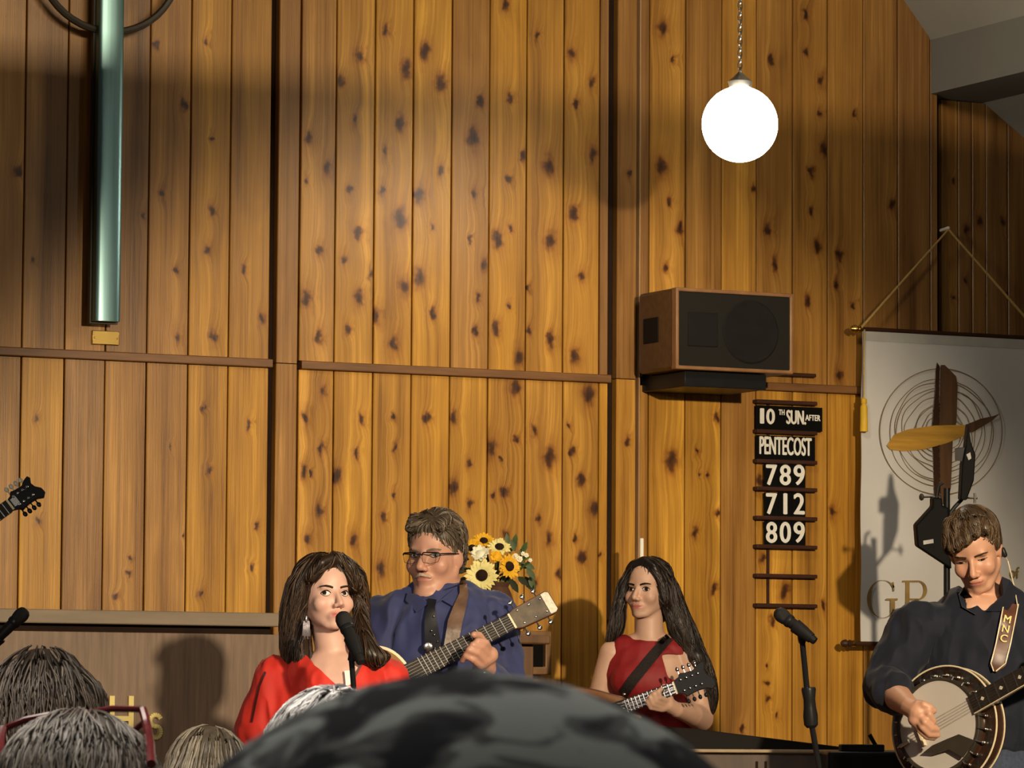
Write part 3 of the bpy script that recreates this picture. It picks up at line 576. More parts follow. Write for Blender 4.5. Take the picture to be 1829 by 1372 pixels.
def bloom(px, py, r, fx, fz, mp, label, npet=16, dd=0.0, disc=0.40, cup=0.25):
    c = PF(px, py, DFl + dd); R_ = r * DFl / F
    n = (-f0 + r0 * fx + Z3 * fz).normalized(); a = n.orthogonal().normalized(); b = n.cross(a)
    t = thing('sunflower' if disc else 'rose', mouth, label, 'flower', 'bouquet flowers')
    for ring_, (k, off, lift) in enumerate(((1.0, 0, 0.0), (0.86, .5, .25))):
        for i in range(npet):
            q = 2 * math.pi * (i + off) / npet + random.uniform(-.08, .08); d = a * math.cos(q) + b * math.sin(q); s = n.cross(d)
            rr = R_ * k * random.uniform(.9, 1.08); cu = n * (R_ * (cup * random.uniform(.6, 1.3) + lift * .3))
            w = 2.6 * rr / npet
            p = [c + d * rr * .22, c + d * rr * .6 + s * w + cu * .5, c + d * rr * .6 - s * w + cu * .5, c + d * rr * .9 + s * w * .6 + cu * .7, c + d * rr * .9 - s * w * .6 + cu * .7, c + d * rr * 1.04 + cu * .6]
            MB().add(p + [v - n * .0012 for v in p], [(0, 1, 2), (1, 3, 4, 2), (3, 5, 4), (6, 8, 7), (7, 8, 10, 9), (9, 10, 11), (0, 2, 8, 6), (2, 4, 10, 8), (4, 5, 11, 10), (5, 3, 9, 11), (3, 1, 7, 9), (1, 0, 6, 7)]).build('petal', mp, t, smooth=False)
    R3 = Matrix((a, b, n)).transposed()
    if disc: MB().ell(c + n * R_ * .10, (R_ * disc, R_ * disc, R_ * .2), R3).build('disc', M_disc, t)
    else: MB().ell(c + n * R_ * .15, (R_ * .55, R_ * .55, R_ * .45), R3).build('heart', mp, t)
    MB().tube([mouth, (mouth + c) / 2 + f0 * .03, c - n * .006], .004, 6).build('stem', M_stem, t)
bloom(843, 980, 19, -.35, .75, M_py, 'deep yellow sunflower at the upper left of the bouquet')
bloom(864, 967, 19, .1, .9, M_py, 'deep yellow sunflower at the top of the bouquet', dd=.03)
bloom(892, 978, 21, .1, .9, M_pc, 'pale yellow sunflower between the two at the top right')
bloom(858, 993, 18, -.1, .8, M_pw, 'round white flower just above the big cream sunflower', 10, -.03, 0, .7)
bloom(886, 995, 11, .0, .2, M_py, 'small yellow rosette at the bouquet centre', 9, -.04, 0, .8)
bloom(909, 1012, 23, .6, .15, M_py, 'orange-yellow sunflower facing right at the bouquet edge', dd=-.02)
bloom(861, 1028, 30, -.1, .05, M_pc, 'largest cream sunflower with black centre, facing out', 18, -.05, .36, .12)
for px, py, r, wh in ((921, 994, 6, 'left of the pair above the orange sunflower'), (928, 999, 6, 'right of the pair above the orange sunflower'), (940, 992, 4.5, 'second from the right bouquet edge'), (947, 1001, 4, 'farthest right in the bouquet'), (934, 989, 4, 'highest of the tiny ones')):
    bloom(px, py, r, random.uniform(-.3, .5), random.uniform(0, .5), M_pw, 'tiny white blossom, ' + wh, 6, -.01, 0, .3)
def spray(pts, m, label):
    t = thing('leaf_spray', mouth, label, 'foliage', 'bouquet leaves')
    for px, py, L_, ang in pts:
        c = PF(px, py, DFl + random.uniform(.0, .05)); a = math.radians(ang); d = r0 * math.cos(a) + Z3 * math.sin(a) - f0 * random.uniform(-.1, .35); s = d.cross(f0).normalized(); L_ *= DFl / F
        prof = [(0, .02), (.25, .2), (.55, .22), (.8, .12), (1, .0)]
        p = [c + d * L_ * u + s * (L_ * w * k) - f0 * (abs(k) * .15 * L_ * w) for u, w in prof for k in (-1, 0, 1)]
        q = [(i * 3 + k, i * 3 + k + 1, i * 3 + k + 4, i * 3 + k + 3) for i in range(4) for k in (0, 1)]; nb = len(p)
        MB().add(p + [v + f0 * .0015 for v in p], q + [tuple(x + nb for x in reversed(f)) for f in q]).build('leaf', m, t)
    MB().tube([mouth, mouth + Z3 * .04 + f0 * .01, PF(pts[0][0], pts[0][1], DFl + .03)], .003, 6).build('stem', M_stem, t)
spray([(912, 985, 24, 60), (918, 975, 22, 80), (926, 990, 22, 40), (920, 985, 24, 110), (930, 1000, 18, 20), (908, 972, 20, 100), (932, 985, 20, 60)], M_leaf, 'green leaf spray at the upper right of the bouquet')
spray([(836, 1015, 26, 200), (832, 1030, 24, 230), (838, 1000, 20, 160), (840, 1040, 24, 250), (833, 1008, 22, 185), (826, 1035, 20, 260)], M_leaf2, 'dark leaf spray between the guitarist and the cream sunflower')
spray([(900, 1035, 26, 280), (912, 1035, 28, 300), (890, 1040, 24, 260), (925, 1030, 26, 320), (938, 1030, 32, 300), (905, 1030, 24, 310), (895, 1030, 22, 280)], M_leaf2, 'dark leaf spray drooping at the lower right of the bouquet')
spray([(935, 1005, 24, 330), (940, 1015, 26, 310), (946, 1030, 26, 290), (930, 1010, 20, 350)], M_leaf, 'thin olive leaf spray at the right edge of the bouquet')
# ------------------------------------------------------------------ small framed wall box, candle
YX = -0.09
xa, xb, za, zb2 = W(930, 1160, YX).x, W(985, 1160, YX).x, W(957, 1127, YX).z, W(957, 1205, YX).z
M_frm = mat('frame_wood', (0.22, 0.115, 0.045), 0.5, var=0.25, scale=9, stretch=(3, 3, 3))
bxo = thing('wall_box', ((xa + xb) / 2, YX, zb2), 'small wood-framed black box on the wall beside the guitarist', 'wall box')
MB((0, YX, 0), (1, 0, 0), (0, 0, 1), (0, 1, 0)).ring([(xa, zb2), (xb, zb2), (xb, za), (xa, za)], [(xa + .022, zb2 + .026), (xb - .022, zb2 + .026), (xb - .022, za - .024), (xa + .022, za - .024)], 0, .09).build('frame', M_frm, bxo, bevel=.003)
MB().box(xa + .02, xb - .02, YX + .02, -.005, zb2 + .02, za - .02).build('panel', M_card, bxo)
cnd = P(1146, 998, 14.45); M_wax = mat('candle_wax', (0.92, 0.90, 0.80), 0.5, var=0.03)
cs = thing('candle_stand', (cnd.x, cnd.y, RSZ), 'slim dark candle stand hidden behind the woman with long hair', 'candle stand')
MB().lathe([(.11, 0), (.11, .012), (.03, .03), (.011, .05)], (cnd.x, cnd.y, RSZ), Z3, 24).build('foot', M_iron, cs)
MB().tube([(cnd.x, cnd.y, RSZ + .03), (cnd.x, cnd.y, cnd.z - .16)], .009, 10).build('pole', M_iron, cs)
MB().lathe([(.008, 0), (.03, .01), (.032, .016), (.012, .018)], (cnd.x, cnd.y, cnd.z - .17), Z3, 20).build('drip_pan', M_brass, cs)
zct = P(1146, 961, 14.45).z
cn = thing('candle', (cnd.x, cnd.y, cnd.z - .152), 'thin white candle standing behind the woman with long hair', 'candle')
MB().lathe([(.0078, 0), (.0075, zct - cnd.z + .15), (.004, zct - cnd.z + .152)], (cnd.x, cnd.y, cnd.z - .152), Z3, 16).build('wax', M_wax, cn)
MB().tube([(cnd.x, cnd.y, zct - .003), (cnd.x, cnd.y, zct + .004)], .001, 5).build('wick', M_iron, cn)
# ------------------------------------------------------------------ microphones on stands
M_mic = mat('mic_black', (0.014, 0.014, 0.015), 0.35, var=0.1)
M_mesh = mat('mic_grille', (0.022, 0.022, 0.024), 0.5, 0.4, var=0.5, scale=700, bump=0.6, bscale=900)
M_pol = mat('stand_pole', (0.02, 0.02, 0.022), 0.16, 0.4, var=0.05)
def microphone(h, tail, rh, label, clip_t=0.62):
    d = (tail - h).normalized(); Ln = (tail - h).length
    t = thing('microphone', h + d * Ln * clip_t, label, 'microphone')
    MB().lathe([(rh * .45, -rh), (rh * .8, -rh * .72), (rh * .98, -rh * .25), (rh, rh * .1), (rh * .92, rh * .7), (rh * .8, rh * 1.05)], h, d, 20).build('grille_head', M_mesh, t)
    MB().lathe([(rh * .84, 0), (rh * .9, .004), (rh * .9, .010), (rh * .84, .014)], h + d * rh * .95, d, 20).build('collar', M_mic, t)
    MB().lathe([(rh * .78, 0), (rh * .70, Ln * .3), (rh * .55, Ln * .75), (rh * .5, Ln - rh * 1.3)], h + d * (rh * 1.1), d, 18).build('handle', M_mic, t)
    return h + d * Ln * clip_t, d
def mic_stand(pts, clip, d, rad, clutch, z0, label, rc=.019):
    foot = pts[-1]; t = thing('microphone_stand', (foot.x, foot.y, z0), label, 'microphone stand')
    MB().lathe([(.021, 0), (.019, .03), (.015, .06)], clip - d * .02, d, 14).build('clip', M_mic, t)
    MB().tube([clip, (clip + pts[0]) / 2 + Vector((0, 0, -.006)), pts[0]], .011, 10).build('clip_joint', M_mic, t)
    MB().tube(pts, rad, 12).build('pole', M_pol, t)
    if clutch:
        a, b = clutch; ax = b - a; h = ax.length
        MB().lathe([(rc * .9, 0), (rc, .006), (rc * .8, h * .3), (rc * .85, h * .5), (rc, h * .7), (rc * .95, h * .93), (rc * .6, h)], a, ax, 18).build('clutch_grip', M_mic, t)
    MB().lathe([(.13, 0), (.13, .01), (.12, .02), (.03, .03), (.018, .05)], (foot.x, foot.y, z0), Z3, 28).build('round_base', M_mic, t)
def drop(p, z): return Vector((p.x, p.y, z))
h, tl = P(614.5, 1108, 11.16), P(646, 1186, 11.08); cl, d = microphone(h, tl, 15.5 * 11.1 / F, 'black vocal microphone at the mouth of the woman in red', .55)
p0 = P(628, 1180, 11.12); p1 = P(633, 1245, 11.12)
mic_stand([p0, p1, drop(p1, STZ + .03)], cl, d, .0076, None, STZ, 'black stand of the vocal microphone before the woman in red')
h, tl = P(1396, 1099, 11.9), P(1458, 1147, 11.85); cl, d = microphone(h, tl, 13.5 * 11.9 / F, 'black microphone tilted on its stand under the hymn board', .55)
p0, p1, p2 = P(1433, 1146, 11.9), P(1441, 1228, 11.9), P(1463, 1372, 11.9)
mic_stand([p0, p1, P(1449, 1290, 11.9), p2, drop(p2, STZ + .03)], cl, d, .0085, (P(1444, 1228, 11.9), P(1449, 1300, 11.9)), STZ, 'black microphone stand with grip clutch under the hymn board', .021)
h, tl = P(38, 1099, 11.5), P(-30, 1166, 11.5); cl, d = microphone(h, tl, 13.5 * 11.5 / F, 'black microphone poking in at the left edge', .7)
p0 = P(-22, 1180, 11.5); mic_stand([p0, drop(p0, STZ + .03)], cl, d, .0085, (P(-22, 1250, 11.5), P(-22, 1320, 11.5)), STZ, 'black microphone stand just outside the left edge')
# ------------------------------------------------------------------ piano, amplifier and music stand along the bottom edge
M_pno = mat('piano_wood', (0.06, 0.032, 0.018), 0.4, var=0.3, scale=6, stretch=(5, 5, 1))
M_pnl = mat('piano_lid', (0.007, 0.005, 0.004), 0.7, var=0.2)
M_strip = mat('pale_edge', (0.34, 0.25, 0.15), 0.5, var=0.15)
DP = 12.75
def vbox(px0, px1, py0, zlow, d0, d1):
    a, b = P(px0, py0, d0), P(px1, py0, d0); A = Vector((a.x, a.y, 0)); w = (b - a).dot(r0)
    return MB(A, r0, f0, Z3).box(0, w, 0, d1 - d0, zlow, (a.z + b.z) / 2)
pn = P(1390, 1345, DP); pno = thing('piano', (pn.x, pn.y, STZ), 'dark brown upright piano at the bottom right with pale top edge', 'piano')
vbox(1180, 1610, 1346, STZ, DP, DP + .5).build('case', M_pno, pno, bevel=.006)
vbox(1176, 1614, 1339, P(1390, 1345, DP).z, DP - .02, DP + .02).build('top_edge', M_strip, pno, bevel=.003)
for px in (1350, 1366): vbox(px, px + 4, 1360, STZ + .4, DP - .006, DP + .01).build('slot', M_gap, pno)
zt2 = P(1390, 1340, DP).z
MB(P(1240, 1340, DP + .25), r0, Z3, f0).prism([(-.1, -0.012), (.545, -0.012), (.545, .002), (.0, .066), (-.1, .072)], -.1, .2).build('lid', M_pnl, pno, bevel=.003)
am = P(1565, 1347, DP - .35); amp = thing('amplifier', (am.x, am.y, STZ), 'black amplifier box at the bottom edge left of the banjo player', 'amplifier')
vbox(1478, 1655, 1343, STZ, DP - .35, DP - .08).build('case', M_black, amp, bevel=.01)
vbox(1488, 1645, 1350, STZ + .05, DP - .356, DP - .34).build('grille', M_grille, amp)
ms = P(1541, 1334, DP - .2); mst = thing('music_stand', (ms.x, ms.y, zt2), 'low black desk tray with a propped stick, beside the banjo player', 'music stand')
vbox(1503, 1580, 1330, P(1541, 1343, DP - .35).z + .0, DP - .33, DP - .22).build('tray', M_black, mst, bevel=.003)
MB().tube([P(1553, 1312, DP - .3), P(1560, 1325, DP - .3), P(1566, 1335, DP - .28)], .0065, 8).build('stick', M_black, mst)
# ------------------------------------------------------------------ people: shared builders
M_skin = mat('skin', (0.5, 0.3, 0.2), 0.48, var=0.05, scale=40, attr='tint', bump=0.05, bscale=400)
M_eyew = mat('eye_white', (0.74, 0.70, 0.66), 0.3, var=0.02); M_iris = mat('iris_brown', (0.035, 0.016, 0.008), 0.25); M_pup = mat('pupil', (0.004, 0.004, 0.004), 0.2)
M_iris2 = mat('iris_grey', (0.09, 0.10, 0.10), 0.25); M_lash = mat('lash', (0.010, 0.006, 0.005), 0.7)
M_hairs = mat('hair', (0.1, 0.1, 0.1), 0.42, var=0.30, scale=90, attr='tint')
class HF:                       # head frame: x to one side, y out of the face, z up
    def __init__(s, c, yaw, pitch, s_=1.0, roll=0.0, back=False):
        s.c, s.s = Vector(c), s_
        a, p = math.radians(yaw), math.radians(pitch)
        fw = (-f0 * math.cos(a) + r0 * math.sin(a)); fw = fw * (-1 if back else 1); fw = fw * math.cos(p) + Z3 * math.sin(p)
        up = (Z3 - fw * Z3.dot(fw)).normalized(); ex = fw.cross(up).normalized()
        r = math.radians(roll); ex, up = ex * math.cos(r) + up * math.sin(r), up * math.cos(r) - ex * math.sin(r)
        s.x, s.y, s.z = ex, fw, up; s.R = Matrix((ex, fw, up)).transposed()
    def __call__(s, x, y, z): return s.c + (s.x * x + s.y * y + s.z * z) * s.s
    def loc(s, A):
        B = (A - np.array(s.c)) / s.s
        return B @ np.array(s.x), B @ np.array(s.y), B @ np.array(s.z)
def head_prims(mb, H, fat=1.0, nose=1.0, ears=True, chin=0.0, jaw=1.0, dbl=False):
    k = H.s
    def e(c, r, R=None): mb.ell(H(*c), tuple(x * k for x in r), H.R if R is None else R, 20, 14)
    def cp(a, b, r1, r2): mb.cap(H(*a), H(*b), r1 * k, r2 * k)
    e((0, -.012, .032), (.076, .097, .086)); e((0, .022, -.026), (.063 * fat, .062, .087))
    for q in (-1, 1):
        cp((q * .048 * fat * jaw, -.005, -.055 + chin), (q * .022 * fat * jaw, .056, -.098 + chin), .023 * fat * jaw, .019 * jaw)
        e((q * .036 * fat, .055, -.032), (.027 * fat, .026, .031)); e((q * .0125, .094, -.042), (.0085 * nose, .011, .008))
        if ears: e((q * .0755, -.010, -.012), (.009, .019, .031), H.R @ Matrix.Rotation(-.25, 3, 'X') @ Matrix.Rotation(q * .35, 3, 'Z'))
    e((0, .069, -.100 + chin), (.022 * fat, .018, .017)); cp((-.038, .068, .018), (.038, .068, .018), .0125, .0125)
    cp((0, .080, .006), (0, .105, -.035), .0085 * nose, .0118 * nose); e((0, .071, -.072), (.031, .020, .026))
    e((0, .088, -.0650), (.0225, .0075, .0052)); e((0, .0865, -.0755), (.0195, .008, .0062))
    if dbl: e((0, .045, -.118), (.05, .05, .03))
def relax(me, A, wt, it):
    E = np.empty(len(me.edges) * 2, dtype=np.int32); me.edges.foreach_get('vertices', E); E = E.reshape(-1, 2)
    deg = np.bincount(E.reshape(-1), minlength=len(A)).astype(float)[:, None]; deg[deg == 0] = 1
    for _ in range(it):
        S = np.zeros_like(A)
        for k in range(3): S[:, k] = np.bincount(E[:, 0], A[E[:, 1], k], len(A)) + np.bincount(E[:, 1], A[E[:, 0], k], len(A))
        A = A + (S / deg - A) * wt[:, None]
    return A
def finish_body(mb, H, tone, lip, label, base, blush=0.25, voxel=.0036, face=True, group=None, hands=(), its=16):
    me = bake(mb, voxel, 3, 0.45); A = co(me)
    x, y, z = H.loc(A); hd = (np.abs(x) < .11) & (np.abs(y) < .14) & (z > -.135) & (z < .14)
    keep = np.exp(-((np.abs(x)) / .030) ** 4 - ((z + .050) / .045) ** 4) * (y > .06) + (np.abs(x) > .068) * (y < .03) * (y > -.05) * (z < .03) * (z > -.05)
    wt = np.clip(1 - keep * hd, 0.06, 1) * .5
    for h in hands: wt = wt * np.clip((np.linalg.norm(A - np.array(h), axis=1) - .10) / .05, 0.05, 1)
    A = relax(me, A, wt, its); setco(me, A)
    x, y, z = H.loc(A); hd = (np.abs(x) < .11) & (np.abs(y) < .14) & (z > -.135) & (z < .14)
    T = np.tile(np.array(tone), (len(A), 1))
    if face:
        fr_ = hd & (y > .03); push = np.zeros(len(A))
        for q in (-1, 1): push += .0085 * np.exp(-((x - q * .031) / .0165) ** 2 - ((z + .001) / .0105) ** 2)
        push += .0030 * np.exp(-((z + .0705) / .0022) ** 2) * (np.abs(x) < .024)
        push += .0035 * np.exp(-((np.abs(x) - .008) / .004) ** 2 - ((z + .049) / .003) ** 2)
        A = A - (push * fr_)[:, None] * np.array(H.y) * H.s
        lips = np.clip(np.exp(-((z + .0705) / .0085) ** 4 - (x / .0235) ** 4) * (y > .072) * 1.15, 0, 1) * hd
        ch = (np.exp(-((np.abs(x) - .042) / .018) ** 2 - ((z + .035) / .022) ** 2) + np.exp(-(x / .014) ** 2 - ((z + .04) / .014) ** 2)) * fr_ * blush
        T = T * (1 - ch[:, None] * np.array([0.02, .22, .22])); T = T * (1 - lips[:, None]) + np.array(lip) * lips[:, None]
        setco(me, A)
    at = me.attributes.new('tint', 'FLOAT_COLOR', 'POINT'); at.data.foreach_set('color', np.concatenate([T, np.ones((len(T), 1))], 1).astype(np.float32).reshape(-1))
    B = Vector(base); setco(me, co(me) - np.array(B))
    return put('person', me, M_skin, origin=B, label=label, cat='person', group=group)
def eyes(H, parent, gaze=(0, 0), iris=None, open_=1.0, ir=.0064, brow=(0.02, 0.012, 0.008), browz=.0, bw_=1.0, lash=.0012):
    k = H.s; mw = mat('brow_%.3f_%.3f' % brow[:2], brow, 0.7, var=.3, scale=300)
    for q in (-1, 1):
        mb = MB(); n, m = 26, 16; rx, ry, rz = .0152, .0115, .0078 * open_
        Rz = Matrix.Rotation(-q * .30, 3, 'Z'); c = Vector((q * .0315, .0655, -.0012)); vs = []; fs = []; mi = []
        for i in range(m + 1):
            v = -1 + 2 * i / m
            for j in range(n + 1):
                u = -1 + 2 * j / n; w = (1 - u * u) ** .75
                p = Vector((u * rx, 0, v * rz * w)); p.y = ry * math.sqrt(max(0, 1 - u * u * .98)) * math.sqrt(max(0, 1 - (v * .75) ** 2))
                vs.append(H(*(c + Rz @ p)))
        for i in range(m):
            for j in range(n):
                fs.append((i * (n + 1) + j, i * (n + 1) + j + 1, (i + 1) * (n + 1) + j + 1, (i + 1) * (n + 1) + j))
                u = -1 + 2 * (j + .5) / n; v = (-1 + 2 * (i + .5) / m) * (1 - u * u) ** .75
                r = math.hypot(u * rx - gaze[0], v * rz - gaze[1] - .0008); mi.append(2 if r < ir * .45 else (1 if r < ir else 0))
        mb.add(vs, fs); mb.mi = mi; mb.build('eye', [M_eyew, iris or M_iris, M_pup], parent)
        up_, lo_ = [], []
        for u in np.linspace(-1.08, 1.05, 12):
            w = max(0, 1 - u * u) ** .75; yy = ry * math.sqrt(max(.05, 1 - u * u * .95)) * .75
            up_.append(H(*(c + Rz @ Vector((u * rx, yy + .0012, rz * w + .0004))))); lo_.append(H(*(c + Rz @ Vector((u * rx, yy + .0002, -rz * w)))))
        MB().tube(up_, [lash * k * (1.3 - .5 * abs(t)) for t in np.linspace(-1, 1, 12)], 6).tube(lo_, .00055 * k, 5).build('eyelashes', M_lash, parent)
        lid = [p + H.z * .0032 * k - H.y * .0004 for p in up_]
        br = []
        for u in np.linspace(-1, 1, 10):
            xx = q * (.0335 + .0205 * u); br.append(H(xx, .0815 - .012 * max(0, u) ** 2 - .004 * (u > .3), .0172 + browz + .0035 * (1 - (u - .25) ** 2)))
        MB().tube(br, [.0030 * k * bw_ * (1.05 - .75 * max(0, t) ** 2) for t in np.linspace(-1, 1, 10)], 8, flat=H.y).build('eyebrow', mw, parent)
def trace(bvh, seeds, crown, n_seg, step, rad, tones, down=1.0, away=1.0, lift=.0015, curl=0.0, rnd=.25, wob=9.0, part=None):
    V, Fc, T = [], [], []
    for p in seeds:
        pts = []; p = Vector(p); ph = random.uniform(0, 6.28); h = bvh.find_nearest(p); d0 = None
        if h[0] is None: continue
        p = h[0]; L_ = random.uniform(.75, 1.15); dv = Vector((random.gauss(0, rnd), random.gauss(0, rnd), random.gauss(0, rnd)))
        for i in range(n_seg):
            h = bvh.find_nearest(p); nn = h[1]; q = h[0] + nn * (lift * random.uniform(.6, 1.4)); pts.append(q)
            t = i / n_seg; d = (p - crown).normalized() * away * (1 - t) - Z3 * down * (.35 + t) + dv
            if part is not None: d = d + part(p) 
            if curl: d = d + nn.cross(Z3) * (curl * math.sin(wob * t * 6.28 / 3 + ph))
            d = d - nn * d.dot(nn)
            if d.length < .05: break
            d.normalize()
            if d0 is not None: d = (d0 * .55 + d * .45).normalized()
            d0 = d; p = h[0] + d * step * L_
        if len(pts) < 3: continue
        tn = random.choice(tones); j = random.uniform(.7, 1.3); tn = (tn[0] * j, tn[1] * j, tn[2] * j, 1); m = len(pts); o = len(V); r_ = rad * random.uniform(.7, 1.3)
        for i, q in enumerate(pts):
            t = (pts[min(i + 1, m - 1)] - pts[max(i - 1, 0)]).normalized(); a = t.orthogonal().normalized(); b = t.cross(a); rr = r_ * (1 - .75 * (i / (m - 1)) ** 2) * (.5 if i == 0 else 1)
            for jx in range(3):
                g = 2.094 * jx; V.append(q + (a * math.cos(g) + b * math.sin(g)) * rr); T.append(tn)
        for i in range(m - 1):
            for jx in range(3): Fc.append((o + i * 3 + jx, o + i * 3 + (jx + 1) % 3, o + (i + 1) * 3 + (jx + 1) % 3, o + (i + 1) * 3 + jx))
    return V, Fc, T
def hair(mb, parent, H, tones, n=500, n_seg=14, step=.014, rad=.0022, voxel=.006, base=None, name='hair', seed_fn=None, crown=None, smooth=4, **kw):
    me = bake(mb, voxel, smooth, .5); A = co(me); bvh = BVHTree.FromPolygons([Vector(v) for v in A], [tuple(p.vertices) for p in me.polygons])
    crown = crown or H(0, -.04, .11)
    tri = [Vector(A[i]) for i in np.random.RandomState(5).permutation(len(A))]
    seeds = [v for v in tri if (seed_fn is None or seed_fn(v))][:n]
    V, Fc, T = trace(bvh, seeds, crown, n_seg, step, rad, tones, **kw)
    bt = base or tuple(.55 * x for x in tones[0]); o = len(A)
    vs = [tuple(v) for v in A] + [tuple(v) for v in V]; fs = [tuple(p.vertices) for p in me.polygons] + [tuple(i + o for i in f) for f in Fc]
    m2 = bpy.data.meshes.new(name); m2.from_pydata(vs, [], fs); m2.shade_smooth()
    at = m2.attributes.new('tint', 'FLOAT_COLOR', 'POINT')
    at.data.foreach_set('color', np.array([(*bt, 1)] * o + T, dtype=np.float32).reshape(-1)); bpy.data.meshes.remove(me)
    return put(name, m2, M_hairs, parent)
def cloth(mb, parent, name, m, voxel=.007, smooth=6, cut=None, wr=.004, wsc=9.0, seed=0):
    me = bake(mb, voxel, smooth, .5); A = co(me); nr = nrm(me)
    if wr:
        d = np.array([noise.noise(Vector((v[0] * wsc + seed, v[1] * wsc, v[2] * wsc * .55))) + .5 * noise.noise(Vector((v[0] * wsc * 2.3, v[1] * wsc * 2.3 + seed, v[2] * wsc))) for v in A])
        d = 1 - 2 * np.abs(d); A = A + nr * (d * wr)[:, None]; setco(me, A)
    if cut:
        bm = bmesh.new(); bm.from_mesh(me); kill = [f for f in bm.faces if cut(f.calc_center_median())]
        bmesh.ops.delete(bm, geom=kill, context='FACES')
        for _ in range(14):
            nv = {}
            for v in bm.verts:
                if v.is_boundary:
                    nb_ = [e.other_vert(v).co for e in v.link_edges if e.is_boundary]
                    if len(nb_) == 2: nv[v] = v.co * .4 + (nb_[0] + nb_[1]) * .3
            for v, c in nv.items(): v.co = c
        bm.to_mesh(me); bm.free()
        for p in me.polygons: pass
    bvh = BVHTree.FromPolygons([v.co.copy() for v in me.vertices], [tuple(p.vertices) for p in me.polygons])
    me.shade_smooth(); o = put(name, me, m, parent); return o, bvh
def on(bvh, px, py, off, dflt=12.0):
    r = (P(px, py, 10) - CAM).normalized(); h = bvh.ray_cast(CAM, r)
    return (h[0] if h[0] is not None else P(px, py, dflt)) - r * off
def ribbon(bvhs, pts, off, thick, name, m, parent, dflt=12.0, sub=4):   # pts: (px, py, half width px)
    ps = []
    for i in range(len(pts) - 1):
        for k in range(sub): t = k / sub; ps.append(tuple(a * (1 - t) + b * t for a, b in zip(pts[i], pts[i + 1])))
    ps.append(pts[-1]); V = []
    for i, (x, y, w) in enumerate(ps):
        a, b = ps[max(i - 1, 0)], ps[min(i + 1, len(ps) - 1)]; dx, dy = b[0] - a[0], b[1] - a[1]; l_ = math.hypot(dx, dy) or 1; nx, ny = -dy / l_ * w, dx / l_ * w
        row = [min((on(bv, x + s_ * nx, y + s_ * ny, off, dflt) for bv in (bvhs if isinstance(bvhs, list) else [bvhs])), key=lambda q: (q - CAM).length) for s_ in (-1, 0, 1)]
        V += row
    n = len(ps); fr_ = [(i * 3 + k, i * 3 + k + 1, i * 3 + k + 4, i * 3 + k + 3) for i in range(n - 1) for k in (0, 1)]; nb = len(V)
    fb = [tuple(x + nb for x in reversed(f)) for f in fr_]; ed = [(i * 3, (i + 1) * 3, nb + (i + 1) * 3, nb + i * 3) for i in range(n - 1)] + [((i + 1) * 3 + 2, i * 3 + 2, nb + i * 3 + 2, nb + (i + 1) * 3 + 2) for i in range(n - 1)]
    return MB().add(V + [v + FW * thick for v in V], fr_ + fb + ed).build(name, m, parent)
def flap(bvh, poly_px, off, name, m, parent, dflt=12.0, thick=.004):
    c = (sum(p[0] for p in poly_px) / len(poly_px), sum(p[1] for p in poly_px) / len(poly_px)); q = [c] + poly_px
    V = [on(bvh, x, y, off, dflt) for x, y in q]; n = len(poly_px); f = [(0, 1 + i, 1 + (i + 1) % n) for i in range(n)]
    return MB().add(V + [v + FW * thick for v in V], f + [tuple(x + n + 1 for x in reversed(t)) for t in f] + [(1 + i, 1 + (i + 1) % n, n + 2 + (i + 1) % n, n + 2 + i) for i in range(n)]).build(name, m, parent)
def finger(mb, pts, r0_, r1_):
    n = len(pts)
    for i in range(n - 1): mb.cap(P(*pts[i]), P(*pts[i + 1]), r0_ + (r1_ - r0_) * i / (n - 1), r0_ + (r1_ - r0_) * (i + 1) / (n - 1), 10)
def limb(mb, pts, rs, n=22):
    for i in range(len(pts) - 1): mb.cap(pts[i], pts[i + 1], rs[i], rs[i + 1], n)
RV = Matrix((r0, f0, Z3)).transposed()
def legs(parent, c, zhip, zf, m, half=.10, w=.085, name='trousers', skirt=False):
    mb = MB()
    if skirt:
        mb.lathe([(.17, zhip - zf), (.19, zhip - zf - .15), (.26, .45), (.30, .30), (.02, .30)], (c.x, c.y, zf), Z3, 28); mb.lathe([(.17, zhip - zf), (.02, zhip - zf + .02)], (c.x, c.y, zf), Z3, 28)
        o = put(name, mb.mesh(name), m, parent)
    else:
        mb.ell(c + Vector((0, 0, zhip - c.z)), (half + .085, .13, .13), RV)
        for q in (-1, 1):
            h = Vector((c.x, c.y, zhip)) + r0 * (q * half); k = Vector((c.x, c.y, zf + .48)) + r0 * (q * (half + .02)) - f0 * .03; a = Vector((c.x, c.y, zf + .08)) + r0 * (q * (half + .03))
            limb(mb, [h, k, a], [w + .01, w * .75, w * .62])
        o, _ = cloth(mb, parent, name, m, .012, 3, wr=.004)
    for q in (-1, 1):
        a = Vector((c.x, c.y, zf)) + r0 * (q * (half + .03)); s = MB()
        s.cap(a + Z3 * .045, a + Z3 * .04 - f0 * .14, .042, .036).cap(a + Z3 * .09, a + Z3 * .045, .042, .044).box(0, 0, 0, 0, 0, 0) if False else s.cap(a + Z3 * .045, a + Z3 * .04 - f0 * .14, .042, .036).cap(a + Z3 * .09, a + Z3 * .045, .042, .044)
        V = s.v
        for v in V: v.z = max(v.z, zf + .002)
        s.build('shoe', M_mic, parent)
    return o
